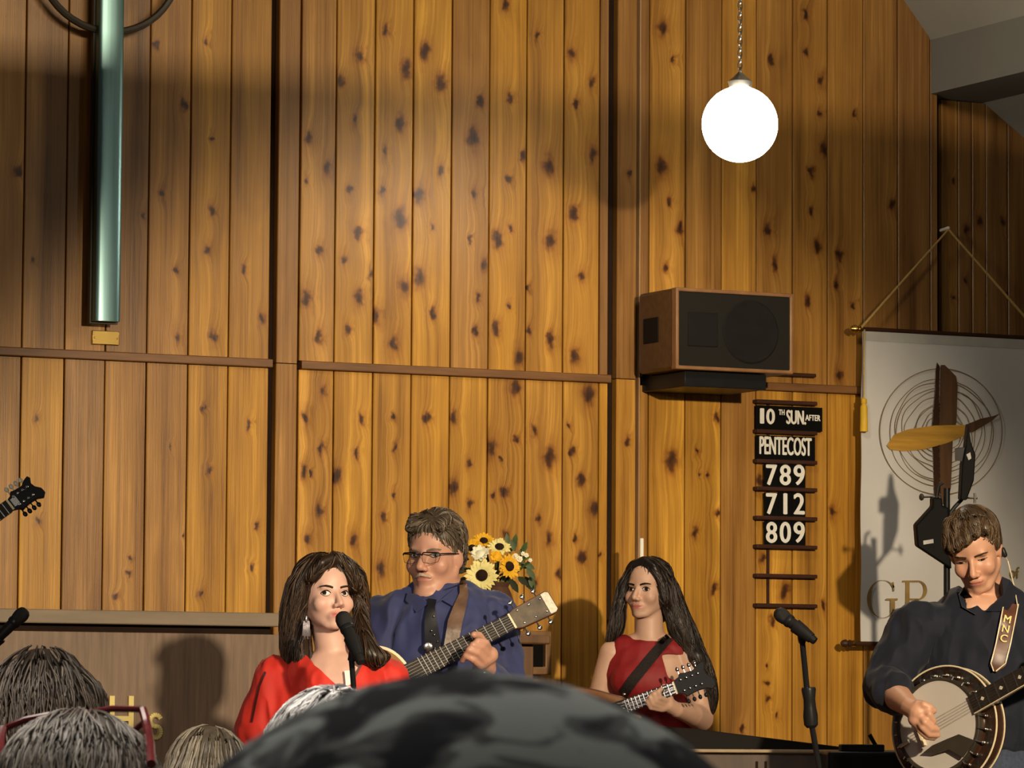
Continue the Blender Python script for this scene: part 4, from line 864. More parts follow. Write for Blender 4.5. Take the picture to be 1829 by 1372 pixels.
# ------------------------------------------------------------------ guitarist in the blue shirt
def ZP(px, py, d): return P(px, py, d)
dM = 11.95
HM = HF(P(776, 991, dM), -24, -3, .945)
M_blue = mat('blue_shirt', (0.024, 0.032, 0.115), 0.75, var=0.15, scale=25, bump=0.25, bscale=35, sheen=.15)
M_jean = mat('blue_denim', (0.035, 0.048, 0.085), 0.8, var=0.3, scale=120)
M_dtrs = mat('dark_trousers', (0.02, 0.02, 0.024), 0.8)
M_tie = mat('black_tie', (0.010, 0.010, 0.014), 0.5, var=0.2)
M_leather = mat('brown_leather', (0.115, 0.062, 0.035), 0.45, var=0.35, scale=30, bump=0.3, bscale=60)
M_silver = mat('silver', (0.7, 0.7, 0.7), 0.22, 1.0)
cM = P(785, 1300, dM); cM.z = STZ
sk = MB(); head_prims(sk, HM, 1.10, 1.12, dbl=True)
nb = P(792, 1085, dM + .02); limb(sk, [HM(0, -.012, -.05), nb], [.060, .070])
SL, SR = P(700, 1104, dM), P(876, 1106, dM + .02); hipM = P(788, 1345, dM)
sk.cap(SL, SR, .06).ell(P(788, 1170, dM), (.16, .11, .20), RV).ell(P(788, 1290, dM), (.16, .13, .18), RV)
ER, WR = P(902, 1268, 11.86), P(868, 1196, 11.60); EL, WL = P(655, 1275, 11.86), P(690, 1270, 11.62)
limb(sk, [SR, ER, WR], [.05, .04, .029]); limb(sk, [SL, EL, WL], [.05, .04, .029])
# fretting hand
sk.cap(WR, P(866, 1172, 11.575), .029, .030).cap(P(874, 1170, 11.57), P(858, 1182, 11.55), .026, .024)
finger(sk, [(874, 1162, 11.56), (868, 1148, 11.53), (853, 1145, 11.515), (845, 1153, 11.53)], .0115, .0095)
finger(sk, [(872, 1172, 11.55), (860, 1156, 11.52), (845, 1152, 11.505), (838, 1162, 11.52)], .0118, .0097)
finger(sk, [(866, 1182, 11.54), (852, 1166, 11.51), (838, 1161, 11.50), (832, 1171, 11.515)], .0115, .0095)
finger(sk, [(858, 1190, 11.54), (844, 1178, 11.51), (832, 1171, 11.505), (826, 1180, 11.52)], .0105, .0085)
finger(sk, [(870, 1176, 11.60), (866, 1150, 11.64), (856, 1135, 11.62), (846, 1134, 11.60)], .014, .010)
# picking hand, behind the singer
sk.cap(WL, P(706, 1262, 11.58), .028, .03)
for i in range(4): finger(sk, [(708, 1256 + i * 9, 11.57), (724, 1258 + i * 9, 11.55), (734, 1266 + i * 8, 11.56)], .0105, .009)
finger(sk, [(706, 1256, 11.57), (720, 1248, 11.55), (732, 1252, 11.55)], .011, .009)
man = finish_body(sk, HM, (0.50, 0.265, 0.185), (0.40, 0.16, 0.12), 'person in blue shirt, dark tie and glasses playing guitar', cM, .45, hands=(P(850, 1165, 11.53), P(715, 1265, 11.57)), its=26)
eyes(HM, man, (-.004, .0), M_iris2, .75, .0066, (0.16, 0.12, 0.09), -.003, .9, .0009)
# hair, moustache, glasses
hm = MB(); k = HM.s
def he(mb, H, c, r): mb.ell(H(*c), tuple(x * H.s for x in r), H.R, 18, 12)
he(hm, HM, (0, -.026, .052), (.087, .103, .090)); he(hm, HM, (0, -.065, .0), (.074, .052, .075))
for q in (-1, 1): he(hm, HM, (q * .066, -.035, .018), (.020, .045, .046))
for x_ in np.linspace(-.05, .05, 6): hm.cap(HM(x_, .025, .108), HM(x_ * 1.05, .066, .084 - .05 * abs(x_)), .020 * k, .011 * k)
hair(hm, man, HM, [(0.115, 0.085, 0.058), (0.085, 0.062, 0.042), (0.20, 0.17, 0.135), (0.14, 0.105, 0.075)], 700, 9, .012, .0022, .005, crown=HM(-.02, .06, .12), down=.35, away=1.3, lift=.002, rnd=.3)
mo = MB()
for q in (-1, 1): mo.cap(HM(q * .002, .098, -.058), HM(q * .026, .084, -.066), .0058 * k, .0035 * k)
mo.build('moustache', mat('moustache_grey', (0.42, 0.30, 0.22), .8, var=.4, scale=300), man)
M_glf = mat('glasses_frame', (0.012, 0.008, 0.010), .3); M_glass = bpy.data.materials.new('lens_glass'); nt, b = nodes(M_glass)
nt.nodes.remove(b); tr, gl = N(nt, 'BsdfTransparent'), N(nt, 'BsdfGlossy'); gl.inputs['Roughness'].default_value = .05; mxs = N(nt, 'MixShader'); mxs.inputs[0].default_value = .06
tr.inputs[0].default_value = (.9, .9, .88, 1); L(nt, tr.outputs[0], mxs.inputs[1]); L(nt, gl.outputs[0], mxs.inputs[2]); L(nt, mxs.outputs[0], nt.nodes['Material Output'].inputs[0])
gz = MB()
for q in (-1, 1):
    gz.tube([HM(q * (.033 - .026), .104, -.001), HM(q * .012, .105, .008), HM(q * .033, .102, .0085), HM(q * .056, .094, .007), HM(q * .062, .088, .002)], .0023 * k, 6)
    gz.tube([HM(q * .062, .088, .004), HM(q * .074, .05, .004), HM(q * .080, .0, .002), HM(q * .079, -.02, -.008)], .0020 * k, 6)
    gz.tube([HM(q * .007, .104, -.001), HM(q * .010, .104, -.020), HM(q * .033, .101, -.026), HM(q * .056, .094, -.020), HM(q * .062, .088, .002)], .0008 * k, 5)
gz.tube([HM(-.008, .105, .001), HM(0, .108, .004), HM(.008, .105, .001)], .0018 * k, 6)
go = gz.build('glasses', M_glf, man)
for q in (-1, 1):
    o_ = [HM(q * (.0345 + .026 * math.cos(t)), .103 - .012 * max(0, math.cos(t)) * 1, -.008 + .0165 * math.sin(t)) for t in np.linspace(0, 6.283, 20, endpoint=False)]
    MB().add(o_, [tuple(range(20))]).build('lens', M_glass, go)
# shirt
sh = MB(); sh.cap(SL + Z3 * .004, SR + Z3 * .004, .072).ell(P(788, 1180, dM), (.195, .145, .24), RV).ell(P(788, 1290, dM - .02), (.205, .18, .20), RV)
sh.cap(P(765, 1078, dM), P(822, 1080, dM + .02), .062); limb(sh, [P(792, 1100, dM + .02), P(792, 1068, dM + .02)], [.085, .066])
limb(sh, [SR, ER, P(872, 1208, 11.63)], [.074, .064, .040]); limb(sh, [SL, EL, P(684, 1272, 11.65)], [.074, .064, .040])
def cutM(c):
    x, y, d = pix(c); return y < 1063 and d > 0 and (c - P(792, 1050, dM + .02)).length < .075
shirtM, bvM = cloth(sh, man, 'shirt', M_blue, .006, 5, cutM, .012, 11)
flap(bvM, [(728, 1058), (760, 1072), (766, 1078), (744, 1094), (724, 1072)], .012, 'collar', M_blue, man, dM - .1)
flap(bvM, [(782, 1076), (806, 1056), (822, 1040), (824, 1062), (814, 1086), (790, 1072)], .012, 'collar', M_blue, man, dM - .1)
ribbon(bvM, [(772, 1070, 8), (770, 1082, 7), (769, 1110, 11), (774, 1160, 15), (778, 1195, 16)], .016, .006, 'tie', M_tie, man, dM - .13)
for px, py in ((775, 1101), (771, 1127), (776, 1134), (770, 1150), (782, 1146), (777, 1158), (786, 1168), (775, 1171), (779, 1180)): MB().ell(on(bvM, px, py, .020), (.0035,) * 3, None, 8, 6).build('tie_dot', M_silver, man)
MB().lathe([(.014, 0), (.0135, .004), (.009, .006), (.002, .006)], on(bvM, 764, 1156, .018), -FW, 20).build('tie_pin', M_silver, man)
legs(man, cM + Z3 * 0, hipM.z - .05, STZ, M_dtrs, .11, .10)
MB().tube([P(856, 1203, 11.585), P(868, 1206, 11.565), P(882, 1200, 11.60), P(880, 1196, 11.65), P(866, 1196, 11.66), P(856, 1199, 11.63)], .006, 6, closed=True).build('watch_strap', M_mic, man)
MB().lathe([(.017, 0), (.016, .008), (.012, .01)], P(867, 1208, 11.56), -FW - UP * .3, 20).build('watch_case', M_silver, man)
# ------------------------------------------------------------------ guitar
M_sun = mat('guitar_top', (0.30, 0.135, 0.035), 0.25, var=0.25, scale=7, stretch=(6, 6, 1), coat=.5); M_gside = mat('guitar_side', (0.10, 0.04, 0.018), 0.3, coat=.4)
M_bind = mat('cream_binding', (0.72, 0.62, 0.42), 0.4, var=.05); M_fret = mat('fretboard', (0.022, 0.016, 0.012), 0.5, var=.3, scale=60)
M_pearl = mat('pearl_inlay', (0.62, 0.60, 0.48), 0.35, var=.25, scale=90); M_hdst = mat('headstock_face', (0.085, 0.062, 0.036), 0.35, var=.5, scale=40)
def axes(nut, heel, tilt=.12, side=0.0):
    a = (nut - heel).normalized(); c = (-f0 + Z3 * tilt + r0 * side); c = (c - a * a.dot(c)).normalized(); b = c.cross(a).normalized(); return a, b, c
def mirror(pts): return pts + [(x, -y) for x, y in reversed(pts)]
nut, heel = P(913, 1111, 11.70), P(742, 1198, 11.56)
a, b, c = axes(nut, heel)
gt = thing('guitar', P(620, 1265, 11.6), 'brown acoustic guitar with dark neck held by the person in blue', 'guitar')
Ln = (nut - heel).length; fr_ = (nut, a, b, c)
MB(*fr_).prism([(0, -.023), (0, .023), (-Ln - .05, .029), (-Ln - .05, -.029)], 0, .006).build('fretboard', M_fret, gt, bevel=.001)
MB(*fr_).prism([(0, -.022), (0, .022), (-Ln, .028), (-Ln, -.028)], -.02, 0).build('neck', M_gside, gt, bevel=.006)
for i in range(1, 16):
    x = -.645 * (1 - 2 ** (-i / 12.0)) * (Ln / .36) * .9; w = .023 + .006 * (-x / Ln)
    if -x < Ln + .04: MB(*fr_).box(x - .0011, x + .0011, -w, w, .006, .0078).build('fret', M_silver, gt)
for i, y in enumerate(np.linspace(-.017, .017, 6)): MB(*fr_).tube([(.0, y, .0095), (-Ln - .28, y * 1.45, .013)], .0005, 4).build('string', M_silver, gt)
MB(*fr_).box(-.003, .003, -.023, .023, 0, .010).build('nut', M_bind, gt)
hs = MB(*fr_).prism([(.003, -.024), (.003, .024), (.02, .030), (.135, .035), (.145, .028), (.146, -.028), (.135, -.035), (.02, -.030)], -.014, .003).build('headstock', M_gside, gt, bevel=.002)
MB(*fr_).prism([(.005, -.022), (.005, .022), (.02, .027), (.115, .031), (.115, -.031), (.02, -.027)], .003, .0045).build('veneer', M_hdst, hs)
MB(*fr_).prism([(.117, -.031), (.117, .031), (.133, .032), (.141, .026), (.142, -.026), (.133, -.032)], .003, .005).build('tip_inlay', M_pearl, hs)
for i, x in enumerate((.03, .07, .108)):
    for q in (-1, 1):
        tu = MB(*fr_).tube([(x, q * .030, -.006), (x, q * .044, -.006)], .0025, 6).ell((x, q * .050, -.006), (.008, .007, .004)).build('tuner', M_silver, gt)
        MB(*fr_).lathe([(.004, 0), (.003, .008), (.001, .009)], (x, q * .020, .004), (0, 0, 1), 10).build('post', M_silver, tu)
xb = -Ln - .0
half = [(xb + .012, .0), (xb + .010, .05), (xb - .01, .10), (xb - .05, .135), (xb - .10, .142), (xb - .15, .130), (xb - .20, .118), (xb - .25, .125), (xb - .30, .16), (xb - .37, .19), (xb - .43, .185), (xb - .47, .14), (xb - .49, .07), (xb - .495, 0)]
def smoothp(pts, it=2):
    for _ in range(it):
        o = [pts[0]]
        for i in range(len(pts) - 1): o += [tuple(.75 * u + .25 * v for u, v in zip(pts[i], pts[i + 1])), tuple(.25 * u + .75 * v for u, v in zip(pts[i], pts[i + 1]))]
        pts = o + [pts[-1]]
    return pts
half = [(xb - .022 + (x - xb) * .86, y * .84) for x, y in half]
outl = smoothp(half); outl = outl + [(x, -y) for x, y in reversed(outl[1:-1])]
MB(*fr_).prism(outl, -.11, .0).build('body', M_gside, gt, bevel=.004)
inn = [(xb - .24 + (x - xb + .24) * .965, y * .955) for x, y in outl]
MB(*fr_).prism(inn, .0, .003).build('top', M_sun, gt)
MB(*fr_).ring(outl, inn, -.001, .0035).build('binding', M_bind, gt)
MB(*fr_).lathe([(.048, .0025), (.048, .0045), (.042, .0045), (.041, .0025)], (xb - .16, 0, 0), (0, 0, 1), 32).build('soundhole_ring', M_bind, gt); MB(*fr_).lathe([(.041, .0028), (.041, .0038), (.001, .0038)], (xb - .16, 0, 0), (0, 0, 1), 32).build('soundhole', M_gap, gt)
MB(*fr_).box(xb - .355, xb - .33, -.07, .07, .003, .012).build('bridge', M_fret, gt, bevel=.003)
ribbon(bvM, [(827, 1037, 6), (829, 1060, 8), (822, 1082, 11), (813, 1110, 13), (806, 1150, 12.5), (800, 1180, 12)], .022, .004, 'strap', M_leather, gt, dM - .14)
# ------------------------------------------------------------------ singer in the red dress
dW = 11.45
HW = HF(P(581, 1064, dW), 29, 5, .865)
M_red = mat('red_dress', (0.62, 0.022, 0.010), 0.7, var=0.12, scale=15, bump=0.15, bscale=20, sheen=.1)
M_red2 = mat('dark_red_top', (0.24, 0.006, 0.009), 0.65, var=0.12, scale=15, bump=0.1)
cW = P(600, 1330, dW); cW.z = STZ
sk = MB(); head_prims(sk, HW, 1.12, .92, chin=.0, jaw=.86); limb(sk, [HW(0, -.015, -.05), P(598, 1190, dW + .01)], [.043, .046])
SL, SR = P(497, 1212, dW), P(690, 1214, dW + .02)
sk.cap(SL, SR, .045).ell(P(600, 1240, dW), (.135, .09, .13), RV).ell(P(600, 1330, dW), (.12, .09, .17), RV).cap(P(545, 1205, dW - .01), P(650, 1208, dW), .042)
EL, WL = P(452, 1330, dW + .02), P(470, 1420, dW - .15); ER, WR = P(725, 1340, dW + .02), P(700, 1420, dW - .15)
limb(sk, [SL, EL, WL], [.043, .034, .023]); limb(sk, [SR, ER, WR], [.043, .034, .023])
for w_, s in ((WL, 1), (WR, -1)):
    hd = w_ + r0 * (.05 * s) - f0 * .05; sk.cap(w_, hd, .023, .026)
    for i in range(4): sk.cap(hd + Z3 * (.024 - i * .016), hd + Z3 * (.020 - i * .015) + r0 * (.05 * s) - f0 * .03, .009, .008).cap(hd + Z3 * (.020 - i * .015) + r0 * (.05 * s) - f0 * .03, hd + Z3 * (.010 - i * .014) + r0 * (.07 * s) + f0 * .0, .008, .007)
    sk.cap(hd + Z3 * .01, hd + Z3 * .05 + r0 * (.03 * s), .011, .009)
woman = finish_body(sk, HW, (0.66, 0.41, 0.325), (0.50, 0.12, 0.11), 'person in red dress with long brown hair singing into the microphone', cW, .5, hands=(WL, WR))
eyes(HW, woman, (.0055, .0012), M_iris, 1.08, .0068, (0.030, 0.015, 0.009), .001, 1.0, .0016)
hm = MB(); he(hm, HW, (0, -.030, .052), (.092, .102, .088)); he(hm, HW, (0, -.07, -.01), (.085, .06, .1))
for pts in (((560, 1030, 30), (540, 1052, 31), (529, 1090, 29), (527, 1125, 28), (528, 1160, 28), (534, 1182, 27), (550, 1196, 20), (566, 1203, 12)), ((575, 1015, 28), (552, 1030, 28), (540, 1055, 26))):
    limb(hm, [P(x, y, dW - .005) for x, y, r in pts], [r * dW / F for x, y, r in pts])
for pts in (((612, 1020, 27), (628, 1035, 26), (640, 1060, 19), (645, 1090, 15), (646, 1120, 14), (652, 1146, 17), (658, 1168, 21), (674, 1176, 17), (688, 1172, 10)),):
    limb(hm, [P(x, y, dW + .045 - max(0, min(1, (y - 1085) / 70)) * .11) for x, y, r in pts], [r * dW / F for x, y, r in pts])
limb(hm, [HW(-.02, .05, .115), HW(.045, .068, .095), HW(.075, .045, .05)], [.02, .016, .013]); limb(hm, [HW(-.02, .05, .115), HW(-.055, .062, .085), HW(-.078, .05, .03)], [.02, .018, .02])
hair(hm, woman, HW, [(0.034, 0.018, 0.009), (0.022, 0.012, 0.007), (0.055, 0.030, 0.015), (0.085, 0.048, 0.025)], 750, 16, .014, .0024, .0055, smooth=14, crown=HW(.0, .03, .135), down=1.0, away=.8, lift=.002, curl=.25, rnd=.12)
M_ear = mat('earring', (0.75, 0.70, 0.72), .2, .9, var=.4, scale=500)
er = MB(); ep = P(547, 1102, dW - .075); er.cap(ep, ep + Z3 * -.012, .0035, .004)
for i in range(5): er.cap(ep + r0 * ((i - 2) * .0035) - Z3 * .012, ep + r0 * ((i - 2) * .0045) - Z3 * (.05 + .008 * (i % 2)), .0022, .0026, 8)
er.build('earring', M_ear, woman)
sh = MB(); sh.cap(SL, SR, .056).ell(P(600, 1245, dW - .005), (.155, .112, .14), RV).ell(P(600, 1330, dW), (.145, .11, .17), RV).cap(P(540, 1205, dW - .01), P(660, 1208, dW), .052).ell(P(600, 1265, dW - .07), (.12, .06, .07), RV)
sh.cap(SL, P(466, 1310, dW), .060, .070).ell(P(520, 1270, dW), (.09, .085, .13), RV).cap(SR, P(708, 1240, dW), .050, .044).ell(P(670, 1265, dW), (.07, .08, .10), RV)
def cutW(c):
    x, y, d = pix(c)
    if d > dW + .01: return y < 1178 and 555 < x < 650
    return y < 1226 and 566 + (y - 1190) * 1.0 < x < 645 - (y - 1190) * .45 and y > 1100 or (y < 1190 and 560 < x < 648)
dress, bvW = cloth(sh, woman, 'dress', M_red, .0055, 14, cutW, .010, 13, 3)
ribbon(bvW, [(474, 1200, 2), (463, 1225, 2), (456, 1255, 2), (449, 1290, 2)], .004, .003, 'sleeve_trim', mat('dark_red_trim', (.06, .004, .004), .7), woman, dW)
legs(woman, cW, STZ + .95, STZ, M_red, .07, .07, 'skirt', True)
bvWs = BVHTree.FromPolygons([v.co + Vector(woman.location) for v in woman.data.vertices], [tuple(p.vertices) for p in woman.data.polygons])
ribbon(bvWs, [(620, 1198, 5), (622, 1215, 5), (623, 1236, 5)], .012, .003, 'white_neckline', M_white, woman, dW - .09)
# ------------------------------------------------------------------ woman with the long dark hair
dG = 13.9
HG = HF(P(1156, 1053, dG), -31, 0, .835)
cG = P(1165, 1330, dG); cG.z = RSZ
sk = MB(); head_prims(sk, HG, 1.10, .98, chin=.0, jaw=.9); limb(sk, [HG(0, -.015, -.05), P(1160, 1140, dG)], [.043, .050])
SL, SR = P(1094, 1167, dG), P(1226, 1172, dG)
sk.cap(SL, SR, .042).ell(P(1160, 1200, dG), (.13, .085, .13), RV).ell(P(1162, 1290, dG), (.12, .09, .16), RV).cap(P(1130, 1153, dG), P(1192, 1153, dG), .04)
EL, WL = P(1060, 1280, dG), P(1110, 1300, dG - .2); ER, WR = P(1252, 1284, dG - .02), P(1208, 1268, dG - .24)
limb(sk, [SL, EL, WL], [.045, .036, .024]); limb(sk, [SR, P(1245, 1215, dG), ER, P(1236, 1276, dG - .12), WR], [.047, .050, .043, .038, .025])
dh = dG - .27
sk.cap(WR, P(1192, 1258, dh), .024, .026).cap(P(1192, 1250, dh), P(1184, 1262, dh - .01), .022, .02)
finger(sk, [(1190, 1252, dh - .02), (1178, 1246, dh - .05), (1176, 1236, dh - .055), (1181, 1231, dh - .04)], .0105, .008)
finger(sk, [(1187, 1258, dh - .02), (1171, 1252, dh - .05), (1168, 1240, dh - .055), (1174, 1235, dh - .04)], .0105, .008)
finger(sk, [(1184, 1264, dh - .02), (1166, 1258, dh - .05), (1161, 1246, dh - .055), (1166, 1239, dh - .04)], .010, .0078)
finger(sk, [(1182, 1268, dh - .02), (1162, 1264, dh - .045), (1156, 1253, dh - .05), (1160, 1246, dh - .04)], .009, .007)
finger(sk, [(1194, 1252, dh), (1192, 1236, dh + .03), (1186, 1226, dh + .03)], .011, .009)
sk.cap(WL, P(1122, 1296, dG - .24), .024, .025)
for i in range(4): finger(sk, [(1124, 1290 + i * 6, dG - .25), (1136, 1290 + i * 6, dG - .27), (1144, 1295 + i * 6, dG - .26)], .009, .0075)
finger(sk, [(1122, 1288, dG - .25), (1132, 1280, dG - .26), (1142, 1282, dG - .27)], .0095, .008)
girl = finish_body(sk, HG, (0.60, 0.37, 0.265), (0.44, 0.13, 0.11), 'person in sleeveless dark red top with very long dark hair', cG, .4, hands=(P(1178, 1252, dh - .03), P(1130, 1295, dG - .26)))
eyes(HG, girl, (-.003, .0), M_iris, 1.0, .0078, (0.014, 0.008, 0.006), .0, 1.15, .0015)
hm = MB(); he(hm, HG, (0, -.028, .048), (.088, .100, .084)); he(hm, HG, (0, -.06, -.03), (.08, .06, .11))
for pts, dd in ((((1132, 1026, 13), (1114, 1044, 11), (1107, 1075, 12), (1103, 1110, 14), (1098, 1130, 14), (1090, 1146, 9)), .0), (((1178, 1030, 21), (1194, 1055, 20), (1205, 1088, 21), (1216, 1120, 24), (1230, 1148, 23), (1244, 1172, 18)), -.01), (((1244, 1172, 18), (1258, 1195, 15), (1267, 1220, 13), (1272, 1245, 11), (1270, 1268, 8), (1262, 1280, 5)), -.03)):
    limb(hm, [P(x, y, dG + dd) for x, y, r in pts], [r * dG / F for x, y, r in pts])
limb(hm, [HG(0, .03, .116), HG(.045, .045, .098), HG(.072, .035, .055), HG(.076, .02, -.01)], [.014, .012, .012, .012]); limb(hm, [HG(0, .03, .116), HG(-.055, .042, .085), HG(-.080, .018, .02), HG(-.084, .01, -.05)], [.016, .014, .016, .018])
hair(hm, girl, HG, [(0.016, 0.010, 0.008), (0.010, 0.007, 0.006), (0.030, 0.018, 0.012), (0.055, 0.034, 0.022)], 750, 18, .015, .0022, .0055, smooth=16, crown=HG(.0, .03, .125), down=1.0, away=.7, lift=.002, curl=.45, rnd=.1)
sh = MB(); sh.ell(P(1155, 1205, dG), (.145, .105, .13), RV).ell(P(1162, 1290, dG), (.14, .105, .17), RV).cap(P(1118, 1162, dG), P(1200, 1165, dG), .053).ell(P(1152, 1215, dG - .07), (.115, .055, .07), RV).cap(P(1195, 1162, dG), P(1222, 1163, dG + .01), .052, .046)
def cutG(c):
    x, y, d = pix(c); return y < 1136 + (7 if abs(x - 1155) < 28 else 0) and 1118 < x < 1196 or (x > 1178 + (y - 1160) * .28 and 1168 < y < 1215 and d < dG + .03) or (x < 1097 - (y - 1150) * .25 and y < 1200) or y < 1132
top_g, bvG = cloth(sh, girl, 'top', M_red2, .006, 5, cutG, .003, 8, 5)
legs(girl, cG, RSZ + .95, RSZ, M_dtrs, .07, .07, 'skirt', True)
# ------------------------------------------------------------------ mandolin
nut, heel = P(1206, 1229, dh - .02), P(1118, 1262, dh + .0); a, b, c = axes(nut, heel, .1)
mn = thing('mandolin', P(1085, 1275, dh), 'dark-necked mandolin with black scrolled head held by the woman in dark red', 'mandolin')
Ln = (nut - heel).length; fr_ = (nut, a, b, c); M_mtop = mat('mandolin_top', (0.26, 0.105, 0.025), 0.3, var=.3, scale=8, coat=.4)
MB(*fr_).prism([(0, -.020), (0, .020), (-Ln - .08, .026), (-Ln - .08, -.026)], 0, .006).build('fretboard', M_fret, mn, bevel=.001); MB(*fr_).prism([(0, -.019), (0, .019), (-Ln, .024), (-Ln, -.024)], -.02, 0).build('neck', M_gside, mn, bevel=.005)
for i in range(1, 12):
    x = -.36 * (1 - 2 ** (-i / 12.0)); MB(*fr_).box(x - .001, x + .001, -.021, .021, .006, .0076).build('fret', M_silver, mn)
for y in (-.015, -.012, -.005, -.002, .005, .002, .015, .012): MB(*fr_).tube([(0, y, .009), (-Ln - .2, y * 1.3, .012)], .0005, 4).build('string', M_silver, mn)
def fhead(fr_, parent, mm, scl=1.0, light=M_chrome):
    o = [(.0, -.020), (.0, .020), (.02, .028), (.03, .040), (.045, .036), (.075, .034), (.092, .046), (.112, .052), (.118, .040), (.108, .022), (.112, .006), (.128, -.012), (.130, -.034), (.116, -.046), (.096, -.036), (.07, -.034), (.045, -.036), (.03, -.040), (.02, -.028)]
    h_ = MB(*fr_).prism([(x * scl, y * scl) for x, y in o], -.013, .004).build('headstock', mm, parent, bevel=.002)
    MB(*fr_).box(-.003, .003, -.021 * scl, .021 * scl, 0, .009).build('nut', M_bind, parent)
    for x in (.026, .046, .066, .086):
        for q in (-1, 1):
            t_ = MB(*fr_).tube([(x * scl, q * .030 * scl, -.006), (x * scl, q * .048 * scl, -.006)], .0022, 6).ell((x * scl, q * .055 * scl, -.006), (.0065, .008, .004)).build('tuner', light if q > 0 else M_black, parent)
            MB(*fr_).lathe([(.005, 0), (.004, .008), (.001, .0095)], (x * scl, q * .018 * scl, .004), (0, 0, 1), 10).build('post', M_chrome, t_)
    return h_
fhead(fr_, mn, M_black)
xb = -Ln; half = smoothp([(xb + .01, 0), (xb + .008, .03), (xb - .03, .055), (xb - .07, .085), (xb - .13, .12), (xb - .19, .128), (xb - .25, .11), (xb - .285, .06), (xb - .295, 0)]); outl = half + [(x, -y) for x, y in reversed(half[1:-1])]
MB(*fr_).prism(outl, -.045, 0).build('body', M_gside, mn, bevel=.004); MB(*fr_).prism([(xb - .14 + (x - xb + .14) * .96, y * .95) for x, y in outl], 0, .004).build('top', M_mtop, mn); MB(*fr_).box(xb - .19, xb - .178, -.045, .045, .003, .016).build('bridge', M_fret, mn)
M_lace = mat('black_lace_strap', (0.018, 0.013, 0.012), .6, var=.6, scale=220, bump=.6, bscale=300)
ribbon(bvG, [(1196, 1138, 8), (1180, 1155, 9), (1155, 1185, 9.5), (1130, 1216, 9.5), (1112, 1242, 9)], .014, .003, 'strap', M_lace, mn, dG - .12)
MB().ell(on(bvG, 1115, 1240, .024), (.006,) * 3, None, 8, 6).build('strap_button', M_silver, mn)
# ------------------------------------------------------------------ banjo player
dY = 12.05
HY = HF(P(1741, 984, dY), -14, -27, .925, -9)
M_navy = mat('navy_shirt', (0.0125, 0.0145, 0.026), 0.75, var=0.2, scale=20, bump=0.25, bscale=30, sheen=.1)
cY = P(1745, 1350, dY); cY.z = STZ
sk = MB(); head_prims(sk, HY, 1.04, 1.0); limb(sk, [HY(0, -.02, -.05), P(1765, 1085, dY + .05)], [.053, .060])
SL, SR = P(1640, 1122, dY + .02), P(1868, 1122, dY + .06)
sk.cap(SL, SR, .055).ell(P(1755, 1180, dY + .04), (.16, .10, .18), RV).ell(P(1755, 1290, dY + .03), (.145, .10, .18), RV).cap(P(1735, 1090, dY), P(1790, 1090, dY + .02), .05)
EL, WL = P(1583, 1222, dY - .02), P(1625, 1263, 11.78); ER, WR = P(1915, 1262, dY), P(1905, 1160, 11.80)
limb(sk, [SL, EL, P(1604, 1246, 11.90), WL], [.052, .042, .040, .028]); limb(sk, [SR, ER, WR], [.052, .042, .028])
dB = 11.74
sk.cap(WL, P(1640, 1272, dB), .029, .030).cap(P(1642, 1266, dB), P(1636, 1284, dB), .026, .024)
finger(sk, [(1645, 1263, dB), (1660, 1276, dB - .03), (1667, 1288, dB - .02), (1667, 1297, dB + .0)], .0115, .009)
finger(sk, [(1641, 1273, dB), (1652, 1290, dB - .035), (1663, 1301, dB - .025), (1674, 1303, dB - .005)], .0118, .0092)
finger(sk, [(1637, 1281, dB), (1648, 1300, dB - .03), (1660, 1312, dB - .02), (1675, 1313, dB - .0)], .0112, .0088)
finger(sk, [(1634, 1287, dB + .01), (1643, 1305, dB - .015), (1655, 1317, dB - .01), (1668, 1319, dB + .005)], .0098, .0078)
finger(sk, [(1636, 1262, dB), (1650, 1259, dB - .02), (1661, 1264, dB - .02), (1668, 1270, dB - .01)], .0125, .0095)
sk.cap(WR, P(1902, 1140, 11.76), .028, .03)
for i in range(4): finger(sk, [(1900 - i * 4, 1135 + i * 7, 11.74), (1886 - i * 4, 1140 + i * 7, 11.70), (1882 - i * 4, 1150 + i * 7, 11.71)], .0105, .009)
finger(sk, [(1900, 1140, 11.78), (1890, 1128, 11.80), (1880, 1128, 11.79)], .0115, .0095)
lad = finish_body(sk, HY, (0.60, 0.325, 0.215), (0.42, 0.15, 0.115), 'person in navy shirt with short brown hair playing the banjo', cY, .5, hands=(P(1655, 1290, dB), P(1890, 1140, 11.74)))
eyes(HY, lad, (0, -.0035), M_iris, .28, .0075, (0.05, 0.028, 0.015), -.001, 1.0, .0012)
hm = MB(); he(hm, HY, (0, -.028, .050), (.086, .100, .085)); he(hm, HY, (0, -.07, .0), (.073, .048, .07))
for q in (-1, 1): he(hm, HY, (q * .068, -.022, .022), (.016, .042, .042))
for (a_, b_, r1, r2) in (((-.05, .03, .105), (-.062, .05, .082), .020, .012), ((-.03, .04, .112), (-.035, .078, .088), .022, .013), ((-.035, .045, .112), (.000, .088, .074), .024, .014), ((-.02, .045, .112), (.025, .088, .062), .025, .015), ((.02, .042, .11), (.048, .076, .052), .025, .015), ((.045, .03, .105), (.066, .052, .040), .024, .015), ((.055, .0, .10), (.076, .02, .035), .022, .015)):
    hm.cap(HY(*a_), HY(*b_), r1, r2)
hair(hm, lad, HY, [(0.085, 0.050, 0.024), (0.062, 0.036, 0.018), (0.125, 0.078, 0.038), (0.10, 0.06, 0.03)], 750, 9, .012, .0021, .005, crown=HY(.02, -.06, .125), down=.25, away=1.3, lift=.0015, rnd=.15)
